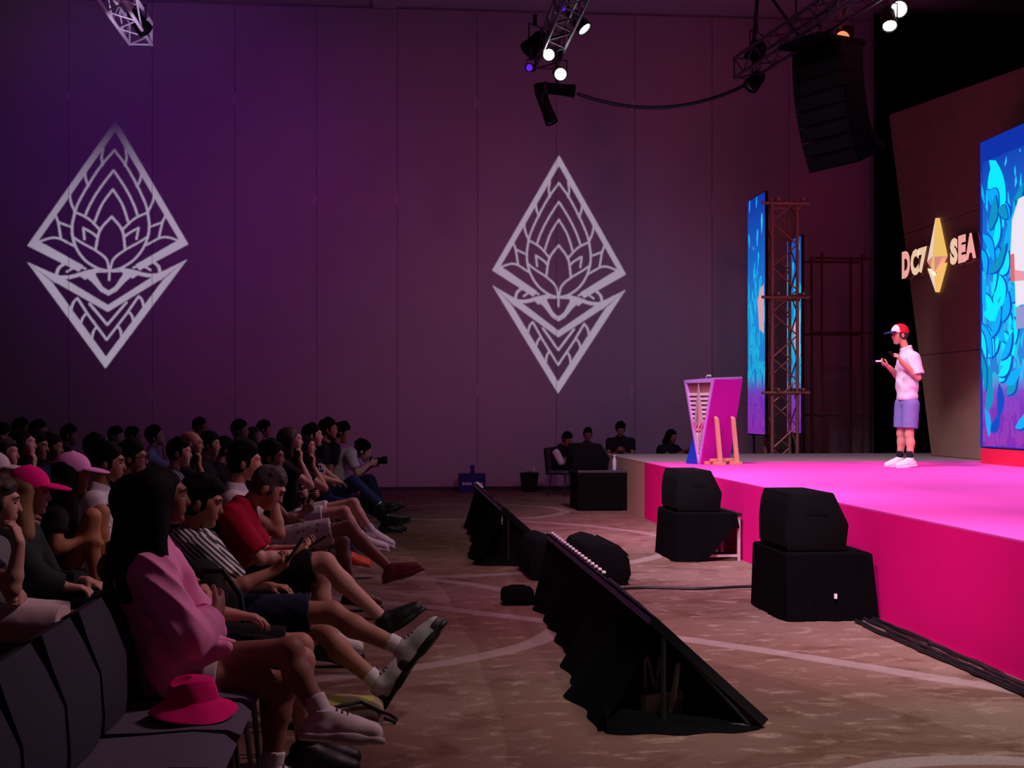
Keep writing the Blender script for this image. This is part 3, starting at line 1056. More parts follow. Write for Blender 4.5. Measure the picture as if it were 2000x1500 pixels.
# cables on the floor
r = random.Random(4)
for k in range(5):
    pts = []
    for i in range(70):
        t = i / 69
        yy = 9.4 - 7.4 * t
        pts.append((3.52 - .035 * k + .018 * math.sin(11 * t + k) + .012 * r.uniform(-1, 1), yy, .018 + .014 * (k % 2)))
    c = tube_obj('stage_cable', pts, .014, PLASTIC)
    tag(c, ('black stage cable lying closest to the pink fascia', 'second black stage cable out from the pink fascia', 'middle black cable of the bundle along the stage', 'fourth black stage cable out from the pink fascia', 'outermost black cable of the bundle along the stage')[k], 'cable', 'cable bundle along the stage')
pts = [(1.95 + 1.55 * i / 30, 11.30 + .05 * math.sin(i * .35), .012) for i in range(31)]
tag(tube_obj('floor_cable', pts, .012, PLASTIC), 'thin black cable crossing the carpet from wedge to stage', 'cable')

# ------------------------------------------------------------------ overhead trusses, lamps, line array
lens_w = mat('lens_white', (1, 1, 1), .3, emit=(.92, .96, 1.0), strength=14)
lens_o = mat('lens_orange', (1, .4, .2), .3, emit=(1.0, .20, .08), strength=1.6)
lens_v = mat('lens_violet', (.3, .1, 1), .3, emit=(.12, .02, 1.0), strength=.7)


TRUSS_DARK = mat('dark_truss_metal', (.10, .08, .10), .45, .7)


def truss(a, b, label, s=.30, m=METAL):
    a, b = Vector(a), Vector(b)
    d = (b - a)
    L_ = d.length
    d.normalize()
    e = empty('lighting_truss', a, 0, label, 'truss', 'overhead lighting trusses')
    side = d.cross(Vector((0, 0, 1))).normalized()
    up = side.cross(d)
    h = s / 2
    cs = [side * h + up * h, side * h - up * h, -side * h - up * h, -side * h + up * h]
    for c in cs:
        tube_obj('chord', [c, c + d * L_], .024, m, e)
    n = max(2, round(L_ / .38))
    for k in range(4):
        bm = bmesh.new()
        c0_, c1_ = cs[k], cs[(k + 1) % 4]
        for i in range(n):
            p, q = (c0_, c1_) if i % 2 == 0 else (c1_, c0_)
            tube(bm, [p + d * (L_ * i / n), q + d * (L_ * (i + 1) / n)], .012, 6)
        tube(bm, [c0_, c1_], .014, 6)
        fin('lacing', bm, m, e, smooth=True)
    # hanging chain up to the ceiling
    for t in (.15, .8):
        p = d * (L_ * t) + up * h
        tube_obj('hoist_chain', [p, p + Vector((0, 0, ZC - a.z - d.z * L_ * t - h - .012))], .012, DARK_METAL, e, 6)
    return e


def fixture(loc, d, label, lens=None, size=.09, body=.36, yoke_to=None, name='spot_lamp'):
    """can-shaped stage lamp; lens looks along d"""
    loc, d = Vector(loc), Vector(d).normalized()
    e = empty(name, loc, 0, label, 'stage light')
    M = Matrix.Translation(-d * 0) @ d.to_track_quat('Z', 'Y').to_matrix().to_4x4()
    bm = bmesh.new()
    lathe(bm, [(size * .7, -body), (size * 1.05, -body * .8), (size * 1.1, -body * .3), (size * 1.2, -.08), (size * 1.25, .0), (size * 1.12, .0), (size * 1.05, -.03)], 20, M)
    fin('lamp_body', bm, BLACK, e, smooth=True)
    bm = bmesh.new()
    lathe(bm, [(size, -.035), (size, -.02), (size * .6, -.008), (.001, -.004)], 20, M)
    fin('lens', bm, lens or glossy, e, smooth=True)
    # yoke
    s = d.cross(Vector((0, 0, 1))).normalized()
    piv = -d * body * .45
    top = piv + Vector((0, 0, size * 2.4))
    bm = bmesh.new()
    tube(bm, [piv + s * size * 1.25, top + s * size * 1.25, top - s * size * 1.25, piv - s * size * 1.25], .012, 6)
    fin('yoke', bm, DARK_METAL, e, smooth=True)
    bm = bmesh.new()
    tube(bm, [top, top + Vector((0, 0, .16))], .03, 8)
    fin('clamp', bm, DARK_METAL, e, smooth=True)
    return e


truss((2.28, 19.6, 6.75), (2.28, 2.0, 6.75), 'lighting truss over the aisle carrying white spot lamps', m=TRUSS_DARK)
truss((-3.45, 18.8, 6.75), (-3.45, 4.0, 6.75), 'silver lighting truss at the upper left', m=mat('bright_truss_metal', (.80, .74, .84), .4, .15))
truss((5.35, 19.9, 6.75), (6.9, 7.2, 6.75), 'lighting truss above the stage by the line array', m=TRUSS_DARK)


lamp('added_truss_light', 'SPOT', (-2.9, 17.0, 5.6), (-3.45, 18.2, 6.75), 70, (.8, .62, 1.0), .05, 70, .8)  # added lamp without a fixture, brightens the left truss


def fx(px, py, Y, d, label, **k):
    return fixture(at(px, py, Y), d, label, **k)


fx(1072, 107, 18.6, (-.12, -1, -.28), 'upper of two white spot lamps glaring on the aisle truss end', lens=lens_w, size=.075)
fx(1095, 145, 18.8, (-.05, -1, -.3), 'lower of two white spot lamps glaring on the aisle truss end', lens=lens_w, size=.080)
fx(1143, 58, 18.2, (.55, -.35, -.75), 'white spot lamp tilted down to the right above the aisle', lens=lens_w, size=.09)
fx(1756, 18, 17.2, (-.3, -1, -.3), 'bright white spot lamp highest at the upper right', lens=lens_w, size=.10)
fx(1738, 52, 17.0, (-.15, -.6, -.8), 'smaller white spot lamp below the highest one', lens=lens_w, size=.085)
fx(1645, 75, 17.2, (-.5, -.7, -.5), 'orange glowing lamp above the line array', lens=lens_o, size=.09)
fx(1078, 240, 18.9, (.35, -.2, -1), 'dark profile spot hanging down under the aisle truss', size=.075, body=.62)
fx(1122, 178, 18.9, (1, -.3, -.16), 'dark profile spot lying sideways under the aisle truss', size=.075, body=.58)
fx(1030, 100, 19.2, (-.6, .6, -.5), 'dark moving head on the left of the aisle truss', size=.11, body=.36)
fx(1033, 132, 18.9, (-.5, -1, -.2), 'violet lit washer at the aisle truss end', lens=lens_v, size=.05, body=.2)
fx(1098, 14, 17.0, (-.5, -1, -.3), 'violet lit washer high on the aisle truss', lens=lens_v, size=.05, body=.2)
fx(1470, 118, 19.6, (-.3, .4, -.9), 'dark moving head at the end of the stage truss', size=.12, body=.3)
fx(1465, 170, 19.7, (-.6, -.2, -.7), 'dark lamp under the end of the stage truss', size=.10, body=.3)
fx(284, 60, 18.2, (.4, .7, -.5), 'violet tinted dark lamp on the left truss', size=.09, body=.34)
cbl = []
for i in range(41):
    t = i / 40
    p0, p1 = at(1128, 183, 18.9), at(1452, 168, 19.7)
    p = p0.lerp(p1, t)
    p.z -= .26 * 4 * t * (1 - t)
    cbl.append(p)
tag(tube_obj('overhead_cable', cbl, .028, PLASTIC), 'thick black cable sagging between two trusses', 'cable')
for px, py, tx in ((1478, 0, 1475), (1026, 0, 1030)):
    pass

# line array: curved stack of cabinets
ARRAY = mat('array_black', (.0025, .0022, .003), .9, spec=.03)
la0 = at(1620, 96, 17.4)
arr = empty('line_array', la0, math.radians(180 + 24), 'curved black line-array loudspeaker hanging above the stage', 'loudspeaker')
ang, x, z = 0.0, 0.0, 0.0
nbox, bh = 8, .192
for k in range(nbox):
    M = Matrix.Translation((x, 0, z)) @ Matrix.Rotation(ang, 4, 'Y')
    bm = bmesh.new()
    prism(bm, [(.24, -.47, 0), (-.26, -.36, 0), (-.26, .36, 0), (.24, .47, 0)], (0, 0, -bh + .001))
    bmesh.ops.transform(bm, matrix=M, verts=list(bm.verts))
    c = fin('array_cabinet', bm, ARRAY, arr, bevel=.003, seg=1)
    bm = bmesh.new()
    bx(bm, (.235, -.42, -bh + .02), (.25, .42, -.012), M)
    fin('grille', bm, ARRAY, c)
    dd = Vector((0, 0, -bh))
    dd.rotate(Matrix.Rotation(ang, 3, 'Y'))
    x += dd.x
    z += dd.z
    ang += .055
bm = bmesh.new()
bx(bm, (-.3, -.40, .01), (.55, .40, .07))
fin('fly_frame', bm, ARRAY, arr, bevel=.01, seg=1)
for s in (-1, 1):
    tube_obj('rigging_chain', [(0, s * .2, .07), (0, s * .2, .45)], .014, DARK_METAL, arr, 6)
pa, pb = at(1690, 240, 17.2), at(1728, 290, 17.2)
tag(tube_obj('speaker_cable', [pa, pa.lerp(pb, .5) + Vector((0, 0, -.03)), pb], .045, ARRAY), 'thick dark cable loom beside the line array', 'cable')
hp, hq, hr = at(1470, 110, 19.6), at(1482, 0, 19.6), at(1560, 70, 19.0)
tag(tube_obj('truss_sling', [hp, hq + Vector((0, 0, .3))], .03, PLASTIC), 'black sling from the stage truss end to the ceiling', 'sling', 'truss slings')
tag(tube_obj('truss_sling', [hr, hq + Vector((0, 0, .3))], .025, PLASTIC), 'slanting black sling above the stage truss', 'sling', 'truss slings')

# ------------------------------------------------------------------ emblem projectors (glass gobos in front of a small lamp)
def emblem_mask():
    """bright lines of the lotus diamond in art units 0..918 x 0..1500, mirrored about x = 463"""
    sc = 3.0
    w, h = int(463 / sc) + 1, int(1500 / sc)
    xs = (np.arange(w) + .5) * sc
    ys = (np.arange(h) + .5) * sc
    U, V = np.meshgrid(xs, ys)
    Mk = np.zeros(U.shape, bool)

    def poly(pts):
        nonlocal Mk
        inside = np.zeros(U.shape, bool)
        n = len(pts)
        for i in range(n):
            x1, y1 = pts[i]
            x2, y2 = pts[(i + 1) % n]
            if y1 == y2:
                continue
            c = ((y1 > V) != (y2 > V)) & (U < (x2 - x1) * (V - y1) / (y2 - y1) + x1)
            inside ^= c
        Mk |= inside

    def line(pts, wd, smooth=True):
        nonlocal Mk
        if smooth and len(pts) > 2:
            P = [np.array(p, float) for p in pts]
            P = [2 * P[0] - P[1]] + P + [2 * P[-1] - P[-2]]
            out = []
            for i in range(1, len(P) - 2):
                for t in np.linspace(0, 1, 7)[:-1]:
                    a, b, c, d = P[i - 1], P[i], P[i + 1], P[i + 2]
                    out.append(.5 * ((2 * b) + (c - a) * t + (2 * a - 5 * b + 4 * c - d) * t * t + (3 * b - a - 3 * c + d) * t ** 3))
            out.append(P[-2])
            pts = out
        for (x1, y1), (x2, y2) in zip(pts, pts[1:]):
            dx, dy_ = x2 - x1, y2 - y1
            q = np.clip(((U - x1) * dx + (V - y1) * dy_) / (dx * dx + dy_ * dy_ + 1e-9), 0, 1)
            Mk |= (U - x1 - q * dx) ** 2 + (V - y1 - q * dy_) ** 2 < (wd / 2) ** 2
    poly([(0, 42), (398, 733), (346, 706), (0, 104)])
    poly([(398, 733), (346, 706), (128, 850), (150, 884), (176, 868)])
    line([(350, 712), (265, 690), (178, 736)], 12)
    lw = 12
    line([(0, 205), (60, 290), (120, 400), (165, 500), (178, 548)], lw)
    line([(0, 315), (60, 410), (105, 500), (127, 562)], lw)
    line([(0, 420), (50, 505), (82, 600)], lw)
    line([(0, 572), (55, 650), (73, 755)], lw + 1)
    line([(178, 545), (190, 640), (172, 735), (125, 815), (60, 865), (0, 884)], lw + 1)
    line([(178, 548), (112, 585), (52, 650)], lw)
    line([(180, 690), (140, 720), (70, 765), (18, 815), (2, 880)], lw)
    line([(136, 636), (128, 700)], lw)
    line([(136, 636), (95, 662), (64, 690)], lw)
    line([(54, 200), (60, 245), (54, 288)], lw)
    line([(136, 335), (131, 368), (118, 402)], lw)
    line([(206, 450), (198, 497), (178, 545)], lw)
    line([(268, 570), (255, 610), (242, 692)], lw)
    line([(255, 604), (190, 632)], lw)
    line([(216, 830), (250, 866), (258, 915)], 16)
    line([(262, 912), (190, 912), (120, 890), (60, 876)], 22)
    line([(208, 882), (165, 856), (120, 866)], 12)
    poly([(150, 905), (110, 880), (60, 876), (72, 912), (40, 985), (0, 1026), (0, 996), (30, 975), (68, 905), (120, 930)])
    poly([(130, 900), (70, 890), (60, 940), (28, 990), (0, 1005), (0, 1028), (40, 1002), (85, 945)])
    line([(0, 885), (0, 935)], 13)
    line([(75, 887), (0, 884)], 10)
    poly([(398, 822), (0, 1466), (0, 1392), (280, 935)])
    poly([(398, 822), (240, 908), (225, 930), (262, 945)])
    poly([(285, 925), (215, 925), (0, 1082), (0, 1124)])
    line([(150, 1042), (95, 1140), (0, 1290)], 13, False)
    line([(92, 1072), (0, 1200)], 14, False)
    line([(152, 1036), (172, 1060), (182, 1100)], 13)
    line([(104, 1126), (122, 1148), (132, 1180)], 13)
    line([(52, 1208), (68, 1236), (74, 1272)], 13)
    return Mk, sc


EMB, ESC = emblem_mask()


def projector(lamp_loc, corners, power, label, aimpt, angle, blend):
    """corners: wall points of top, left, right, bottom tips"""
    lamp_loc = Vector(lamp_loc)
    top, lft, rgt, bot = [np.array(c) for c in corners]
    # plane homography art -> wall from the four tips
    src = [(0, 42), (-398, 733), (398, 733), (0, 1466)]
    dst = [(c[0], c[2]) for c in (top, lft, rgt, bot)]
    A, B_ = [], []
    for (u, v), (x, z) in zip(src, dst):
        A.append([u, v, 1, 0, 0, 0, -x * u, -x * v]); B_.append(x)
        A.append([0, 0, 0, u, v, 1, -z * u, -z * v]); B_.append(z)
    hm = np.linalg.solve(np.array(A, float), np.array(B_, float))

    def wall(u, v):
        w = hm[6] * u + hm[7] * v + 1
        return (hm[0] * u + hm[1] * v + hm[2]) / w, (hm[3] * u + hm[4] * v + hm[5]) / w
    yw = YW
    k = 1.2 / (yw - lamp_loc.y)      # gobo stands 1.2 m down the beam

    def goboP(x, z):
        return (lamp_loc.x + (x - lamp_loc.x) * k, lamp_loc.y + (yw - lamp_loc.y) * k, lamp_loc.z + (z - lamp_loc.z) * k)
    full = np.concatenate([EMB[:, ::-1], EMB], 1)
    h, w = full.shape
    verts, faces = [], []

    def quad(u0, v0, u1, v1):
        i = len(verts)
        for u, v in ((u0, v0), (u1, v0), (u1, v1), (u0, v1)):
            verts.append(goboP(*wall(u, v)))
        faces.append((i, i + 1, i + 2, i + 3))
    half = w * ESC / 2
    for r_ in range(h):
        row = full[r_]
        ch = np.flatnonzero(np.diff(row.astype(np.int8)))
        ed = np.concatenate([[0], ch + 1, [w]])
        for a, b in zip(ed[:-1], ed[1:]):
            if not row[a]:
                quad(a * ESC - half, r_ * ESC, b * ESC - half, (r_ + 1) * ESC)
    big = 1400
    quad(-big, -big, big, 0)
    quad(-big, h * ESC, big, h * ESC + big)
    quad(-big, 0, -half, h * ESC)
    quad(half, 0, big, h * ESC)
    e = empty('gobo_projector', lamp_loc, 0, label, 'projector')
    me = bpy.data.meshes.new('gobo_plate')
    me.from_pydata([tuple(np.array(v) - np.array(lamp_loc)) for v in verts], [], faces)
    me.materials.append(mat('gobo_black', (.002, .002, .002), .9, spec=0))
    link('gobo_plate', me, None, e)
    bm = bmesh.new()
    lathe(bm, [(.12, -.5), (.16, -.45), (.16, -.06), (.10, -.05)], 20, aim((0, 0, 0), Vector(aimpt) - lamp_loc))
    fin('projector_body', bm, BLACK, e, smooth=True)
    tube_obj('stand_pole', [(0, -.3, -.16), (0, -.3, -lamp_loc.z + .02)], .03, DARK_METAL, e)
    for q in range(3):
        tube_obj('stand_foot', [(0, -.3, -lamp_loc.z + .35), (.45 * math.cos(q * 2.1), -.3 + .45 * math.sin(q * 2.1), -lamp_loc.z + .015)], .015, DARK_METAL, e)
    lamp('gobo_lamp', 'SPOT', lamp_loc, aimpt, power, (.84, .80, .98), .0008, angle, blend)


projector((2.6, -2.4, 3.4), [at(px, py, YW) for px, py in ((1092, 303), (961, 528), (1223, 536), (1090, 769))], 27000,
          'projector on a tall stand throwing the right wall emblem', (3.3, YW, 3.7), 14, .35)
projector((-4.5, -2.4, 3.4), [at(px, py, YW) for px, py in ((226, 234), (53, 480), (368, 477), (206, 720))], 29000,
          'projector on a tall stand throwing the left wall emblem', (-4.8, YW, 3.4), 15, .8)

# ------------------------------------------------------------------ small things along the wall
bp = at_z(917, 955)
bs = empty('blue_crate', (bp.x, 25.2, 0), 0, 'small blue box with white lettering by the end wall', 'box')
bluep = mat('blue_box', (.012, .012, .16), .5)
box_obj('box_body', (-.25, -.15, 0), (.25, .15, .34), bluep, bs, bevel=.01)
box_obj('handle_post', (-.03, -.02, .34), (.05, .02, .5), bluep, bs, bevel=.008)
rr_ = random.Random(2)
x = -.19
while x < .19:
    w = rr_.uniform(.02, .035)
    if not (-.01 < x < .03):
        box_obj('lettering', (x, -.153, .13), (x + w, -.150, .13 + rr_.uniform(.04, .055)), mat('white_print', (.7, .68, .75), .6), bs)
    x += w + .008
bp = at_z(1028, 957)
bn = empty('waste_bin', (bp.x, 25.0, 0), 0, 'black waste bin with a cup on it by the end wall', 'bin')
bm = bmesh.new()
lathe(bm, [(.14, 0), (.18, .34), (.185, .36), (.17, .36), (.165, .34), (.13, .02)], 20)
fin('bin_body', bm, PLASTIC, bn, smooth=True)
bm = bmesh.new()
lathe(bm, [(.165, .34), (.1, .37), (.02, .385)], 20)
fin('bin_lid', bm, PLASTIC, bn, smooth=True)
cp = empty('paper_cup', (bp.x + .08, 24.98, .372), 0, 'white paper cup on the waste bin', 'cup')
bm = bmesh.new()
lathe(bm, [(.025, 0), (.036, .09), (.033, .09), (.024, .01)], 14)
fin('cup_wall', bm, mat('white_cup', (.7, .68, .7), .6), cp, smooth=True)
bm = bmesh.new()
lathe(bm, [(.037, .088), (.038, .096), (.034, .098)], 14)
fin('cup_rim', bm, mat('white_cup', (.7, .68, .7), .6), cp, smooth=True)

# ------------------------------------------------------------------ implicit-surface modelling for bodies and clothes
V3 = lambda *a: np.array(a, float)


def smin(a, b, k):
    h = np.clip(.5 + .5 * (b - a) / k, 0, 1)
    return b + (a - b) * h - k * h * (1 - h)


class Shape:
    """smooth union of tapered capsules and ellipsoids, meshed as one closed surface"""

    def __init__(self):
        self.p = []

    def cone(self, a, b, ra, rb, k=.02, lat=None, sq=1.0, cuts=(), sub=False):
        self.p.append(('c', np.array(a, float), np.array(b, float), ra, rb, k, lat, sq, cuts, sub))
        return self

    def ell(self, c, axes, rad, k=.02, cuts=(), sub=False):
        self.p.append(('e', np.array(c, float), np.array(axes, float), np.array(rad, float), None, k, None, 1.0, cuts, sub))
        return self

    def field(self, h, wrinkle=0.0):
        los, his = [], []
        for q in self.p:
            if q[9]:
                continue
            if q[0] == 'c':
                r = max(q[3], q[4]) * max(1, q[7])
                los.append(np.minimum(q[1], q[2]) - r)
                his.append(np.maximum(q[1], q[2]) + r)
            else:
                r = q[3].max()
                los.append(q[1] - r)
                his.append(q[1] + r)
        pad = 3 * h + wrinkle
        lo, hi = np.min(los, 0) - pad, np.max(his, 0) + pad
        n = np.ceil((hi - lo) / h).astype(int) + 1
        D = np.full(n, 1.0, np.float32)
        for q in self.p:
            k = q[5]
            if q[0] == 'c':
                r = max(q[3], q[4]) * max(1, q[7])
                a0, b0 = np.minimum(q[1], q[2]) - r, np.maximum(q[1], q[2]) + r
            else:
                r = q[3].max()
                a0, b0 = q[1] - r, q[1] + r
            m = k + 3 * h + wrinkle
            i0 = np.clip(np.floor((a0 - m - lo) / h).astype(int), 0, n - 1)
            i1 = np.clip(np.ceil((b0 + m - lo) / h).astype(int) + 1, 1, n)
            if np.any(i1 <= i0):
                continue
            gx = (lo[0] + h * np.arange(i0[0], i1[0], dtype=np.float32))[:, None, None]
            gy = (lo[1] + h * np.arange(i0[1], i1[1], dtype=np.float32))[None, :, None]
            gz = (lo[2] + h * np.arange(i0[2], i1[2], dtype=np.float32))[None, None, :]
            gx, gy, gz = gx.astype(np.float32), gy.astype(np.float32), gz.astype(np.float32)
            if q[0] == 'c':
                a, b, ra, rb, lat, sq = q[1], q[2], q[3], q[4], q[6], q[7]
                x, y, z = gx - np.float32(a[0]), gy - np.float32(a[1]), gz - np.float32(a[2])
                ab = (b - a).astype(np.float32)
                if lat is not None and sq != 1.0:
                    l = np.array(lat, np.float32)
                    dl = (x * l[0] + y * l[1] + z * l[2]) * np.float32(1 - 1 / sq)
                    x, y, z = x - l[0] * dl, y - l[1] * dl, z - l[2] * dl
                    ab = ab - l * np.float32(ab.dot(l) * (1 - 1 / sq))
                den = float(ab.dot(ab)) + 1e-9
                t = np.clip((x * ab[0] + y * ab[1] + z * ab[2]) / np.float32(den), 0, 1)
                d = np.sqrt((x - t * ab[0]) ** 2 + (y - t * ab[1]) ** 2 + (z - t * ab[2]) ** 2) - (np.float32(ra) + np.float32(rb - ra) * t)
            else:
                c, A, rad = q[1], q[2], q[3]
                x, y, z = gx - np.float32(c[0]), gy - np.float32(c[1]), gz - np.float32(c[2])
                u = [(x * np.float32(A[i][0]) + y * np.float32(A[i][1]) + z * np.float32(A[i][2])) for i in range(3)]
                k0 = np.sqrt(sum((u[i] / np.float32(rad[i])) ** 2 for i in range(3)))
                k1 = np.sqrt(sum((u[i] / np.float32(rad[i] ** 2)) ** 2 for i in range(3))) + 1e-6
                d = k0 * (k0 - 1) / k1
            for (pt, nn) in q[8]:
                nn = np.array(nn, float) / np.linalg.norm(nn)
                d = np.maximum(d, (gx - np.float32(pt[0])) * np.float32(nn[0]) + (gy - np.float32(pt[1])) * np.float32(nn[1]) + (gz - np.float32(pt[2])) * np.float32(nn[2]))
            sl = tuple(slice(i0[i], i1[i]) for i in range(3))
            if q[9]:
                D[sl] = -smin(-D[sl], d, k)
            else:
                D[sl] = smin(D[sl], d, k)
        if wrinkle:
            gx = (lo[0] + h * np.arange(n[0]))[:, None, None].astype(np.float32)
            gy = (lo[1] + h * np.arange(n[1]))[None, :, None].astype(np.float32)
            gz = (lo[2] + h * np.arange(n[2]))[None, None, :].astype(np.float32)
            w = np.sin(19 * gx + 31 * gz + 5 * np.sin(9 * gy)) * np.sin(23 * gy - 13 * gz + 3 * np.sin(17 * gx)) + .5 * np.sin(47 * gz + 29 * gx + 4 * np.sin(13 * gy))
            m_ = .5 + .5 * np.sin(6 * gx - 7 * gz + 2 * np.sin(5 * gy))
            rg = 1 - 2 * np.abs(np.sin(26 * gx + 20 * gz + 2.6 * np.sin(9 * gy + 5 * gz) + 8 * gy))
            D = D + np.float32(wrinkle) * (.7 * w - .9 * rg * m_)
        return D, lo

    def mesh(self, name, h, wrinkle=0.0, cut=()):
        D, lo = self.field(h, wrinkle)
        if cut:
            n = D.shape
            gx = (lo[0] + h * np.arange(n[0]))[:, None, None]
            gy = (lo[1] + h * np.arange(n[1]))[None, :, None]
            gz = (lo[2] + h * np.arange(n[2]))[None, None, :]
            for (pt, nn) in cut:
                nn = np.array(nn, float) / np.linalg.norm(nn)
                D = np.maximum(D, (gx - pt[0]) * nn[0] + (gy - pt[1]) * nn[1] + (gz - pt[2]) * nn[2])
        # close the box
        D[0], D[-1], D[:, 0], D[:, -1], D[:, :, 0], D[:, :, -1] = 1, 1, 1, 1, 1, 1
        S = D < 0
        c = np.zeros(tuple(s - 1 for s in D.shape), np.int8)
        for i in (0, 1):
            for j in (0, 1):
                for k in (0, 1):
                    c += S[i:S.shape[0] - 1 + i, j:S.shape[1] - 1 + j, k:S.shape[2] - 1 + k]
        act = np.argwhere((c > 0) & (c < 8))
        idx = np.full(c.shape, -1, np.int32)
        idx[tuple(act.T)] = np.arange(len(act))
        pos = np.zeros((len(act), 3), np.float64)
        cnt = np.zeros(len(act))
        corner = [(i, j, k) for i in (0, 1) for j in (0, 1) for k in (0, 1)]
        val = {q: D[act[:, 0] + q[0], act[:, 1] + q[1], act[:, 2] + q[2]] for q in corner}
        for p in corner:
            for ax in range(3):
                if p[ax] == 0:
                    q = tuple(1 if i == ax else p[i] for i in range(3))
                    va, vb = val[p], val[q]
                    x = (va < 0) != (vb < 0)
                    t = np.where(x, va / np.where(x, va - vb, 1), 0)
                    for i in range(3):
                        pos[:, i] += np.where(x, p[i] + (t if i == ax else 0), 0)
                    cnt += x
        pos /= np.maximum(cnt, 1)[:, None]
        verts = lo + h * (act + pos)
        quads = []
        for ax in range(3):
            sl0 = [slice(1, -1)] * 3
            sl0[ax] = slice(0, -1)
            sl1 = [slice(1, -1)] * 3
            sl1[ax] = slice(1, None)
            A, B = S[tuple(sl0)], S[tuple(sl1)]
            e = np.argwhere(A != B)
            fl_ = A[tuple(e.T)]
            e = e + np.array([0 if i == ax else 1 for i in range(3)])
            u, v = (ax + 1) % 3, (ax + 2) % 3
            du, dv = np.eye(3, dtype=int)[u], np.eye(3, dtype=int)[v]
            q = np.stack([idx[tuple((e - du - dv).T)], idx[tuple((e - dv).T)], idx[tuple(e.T)], idx[tuple((e - du).T)]], 1)
            q[~fl_] = q[~fl_][:, ::-1]
            quads.append(q)
        quads = np.concatenate(quads)
        quads = quads[(quads >= 0).all(1)]
        me = bpy.data.meshes.new(name)
        me.vertices.add(len(verts))
        me.vertices.foreach_set('co', verts.astype(np.float32).ravel())
        me.loops.add(quads.size)
        me.loops.foreach_set('vertex_index', quads.ravel().astype(np.int32))
        me.polygons.add(len(quads))
        me.polygons.foreach_set('loop_start', np.arange(0, quads.size, 4, dtype=np.int32))
        me.polygons.foreach_set('use_smooth', np.ones(len(quads), bool))
        me.update(calc_edges=True)
        me.validate()
        return me


def unit(v):
    v = np.array(v, float)
    return v / (np.linalg.norm(v) + 1e-9)


def rot_head(yaw, pitch, roll=0.0):
    """columns forward, left, up; facing +x turned by yaw (left +), pitch down +"""
    cy, sy, cp, sp, cr, sr = math.cos(yaw), math.sin(yaw), math.cos(pitch), math.sin(pitch), math.cos(roll), math.sin(roll)
    Rz = np.array([[cy, -sy, 0], [sy, cy, 0], [0, 0, 1]])
    Ry = np.array([[cp, 0, sp], [0, 1, 0], [-sp, 0, cp]])
    Rx = np.array([[1, 0, 0], [0, cr, -sr], [0, sr, cr]])
    return Rz @ Ry @ Rx


def ik(a, b, l1, l2, hint):
    """middle joint between a and b"""
    a, b = np.array(a, float), np.array(b, float)
    d = b - a
    L = np.linalg.norm(d)
    L = min(L, (l1 + l2) * .999)
    u = unit(d)
    x = (l1 * l1 - l2 * l2 + L * L) / (2 * L)
    hgt = math.sqrt(max(l1 * l1 - x * x, 1e-6))
    hv = np.array(hint, float)
    hv = unit(hv - u * hv.dot(u))
    return a + u * x + hv * hgt


def hand_prims(S, wr, d, n, s, h, curl=.5, spread=1.0, scale=1.0):
    """palm, four fingers, thumb. d along the hand, n out of the palm, s towards the thumb"""
    d, n = unit(d), unit(n)
    n = unit(n - d * n.dot(d))
    s = unit(s)
    s = unit(s - d * s.dot(d) - n * s.dot(n))
    fr = max(.0085, h * .95) * scale
    offs = (.030, .010, -.010, -.029)
    lens = (.068, .077, .071, .055)
    for i in range(4):
        kn = wr + d * (.088 - .006 * abs(i - 1.2)) * scale + s * offs[i] * scale * spread
        S.cone(wr + s * offs[i] * .45 * scale + d * .01, kn, .016 * scale, .0125 * scale, .012)
        p, a = kn, curl * (.75 + .12 * i)
        for seg, fl_ in enumerate((.45, .32, .26)):
            dirv = d * math.cos(a) + n * math.sin(a)
            q = p + dirv * lens[i] * fl_ * scale * 1.05
            S.cone(p, q, fr * (1.03 - .07 * seg), fr * (.97 - .08 * seg), .004)
            p = q
            a += curl * .9
    t0 = wr + d * .025 * scale + s * .022 * scale
    t1 = t0 + unit(d * .62 + s * .62 + n * .35) * .045 * scale
    t2 = t1 + unit(d * .85 + s * .22 + n * .45) * .034 * scale
    t3 = t2 + unit(d * .9 + n * .5) * .026 * scale
    S.cone(t0, t1, .016 * scale, .0125 * scale, .012)
    S.cone(t1, t2, .0115 * scale, .0105 * scale, .004)
    S.cone(t2, t3, .0105 * scale, .009 * scale, .004)


def skin_mat(tone):
    name = 'skin_%d_%d_%d' % tuple(int(c * 100) for c in tone)
    return mat(name, tone, .55, spec=.3, noise=.06, nscale=30)


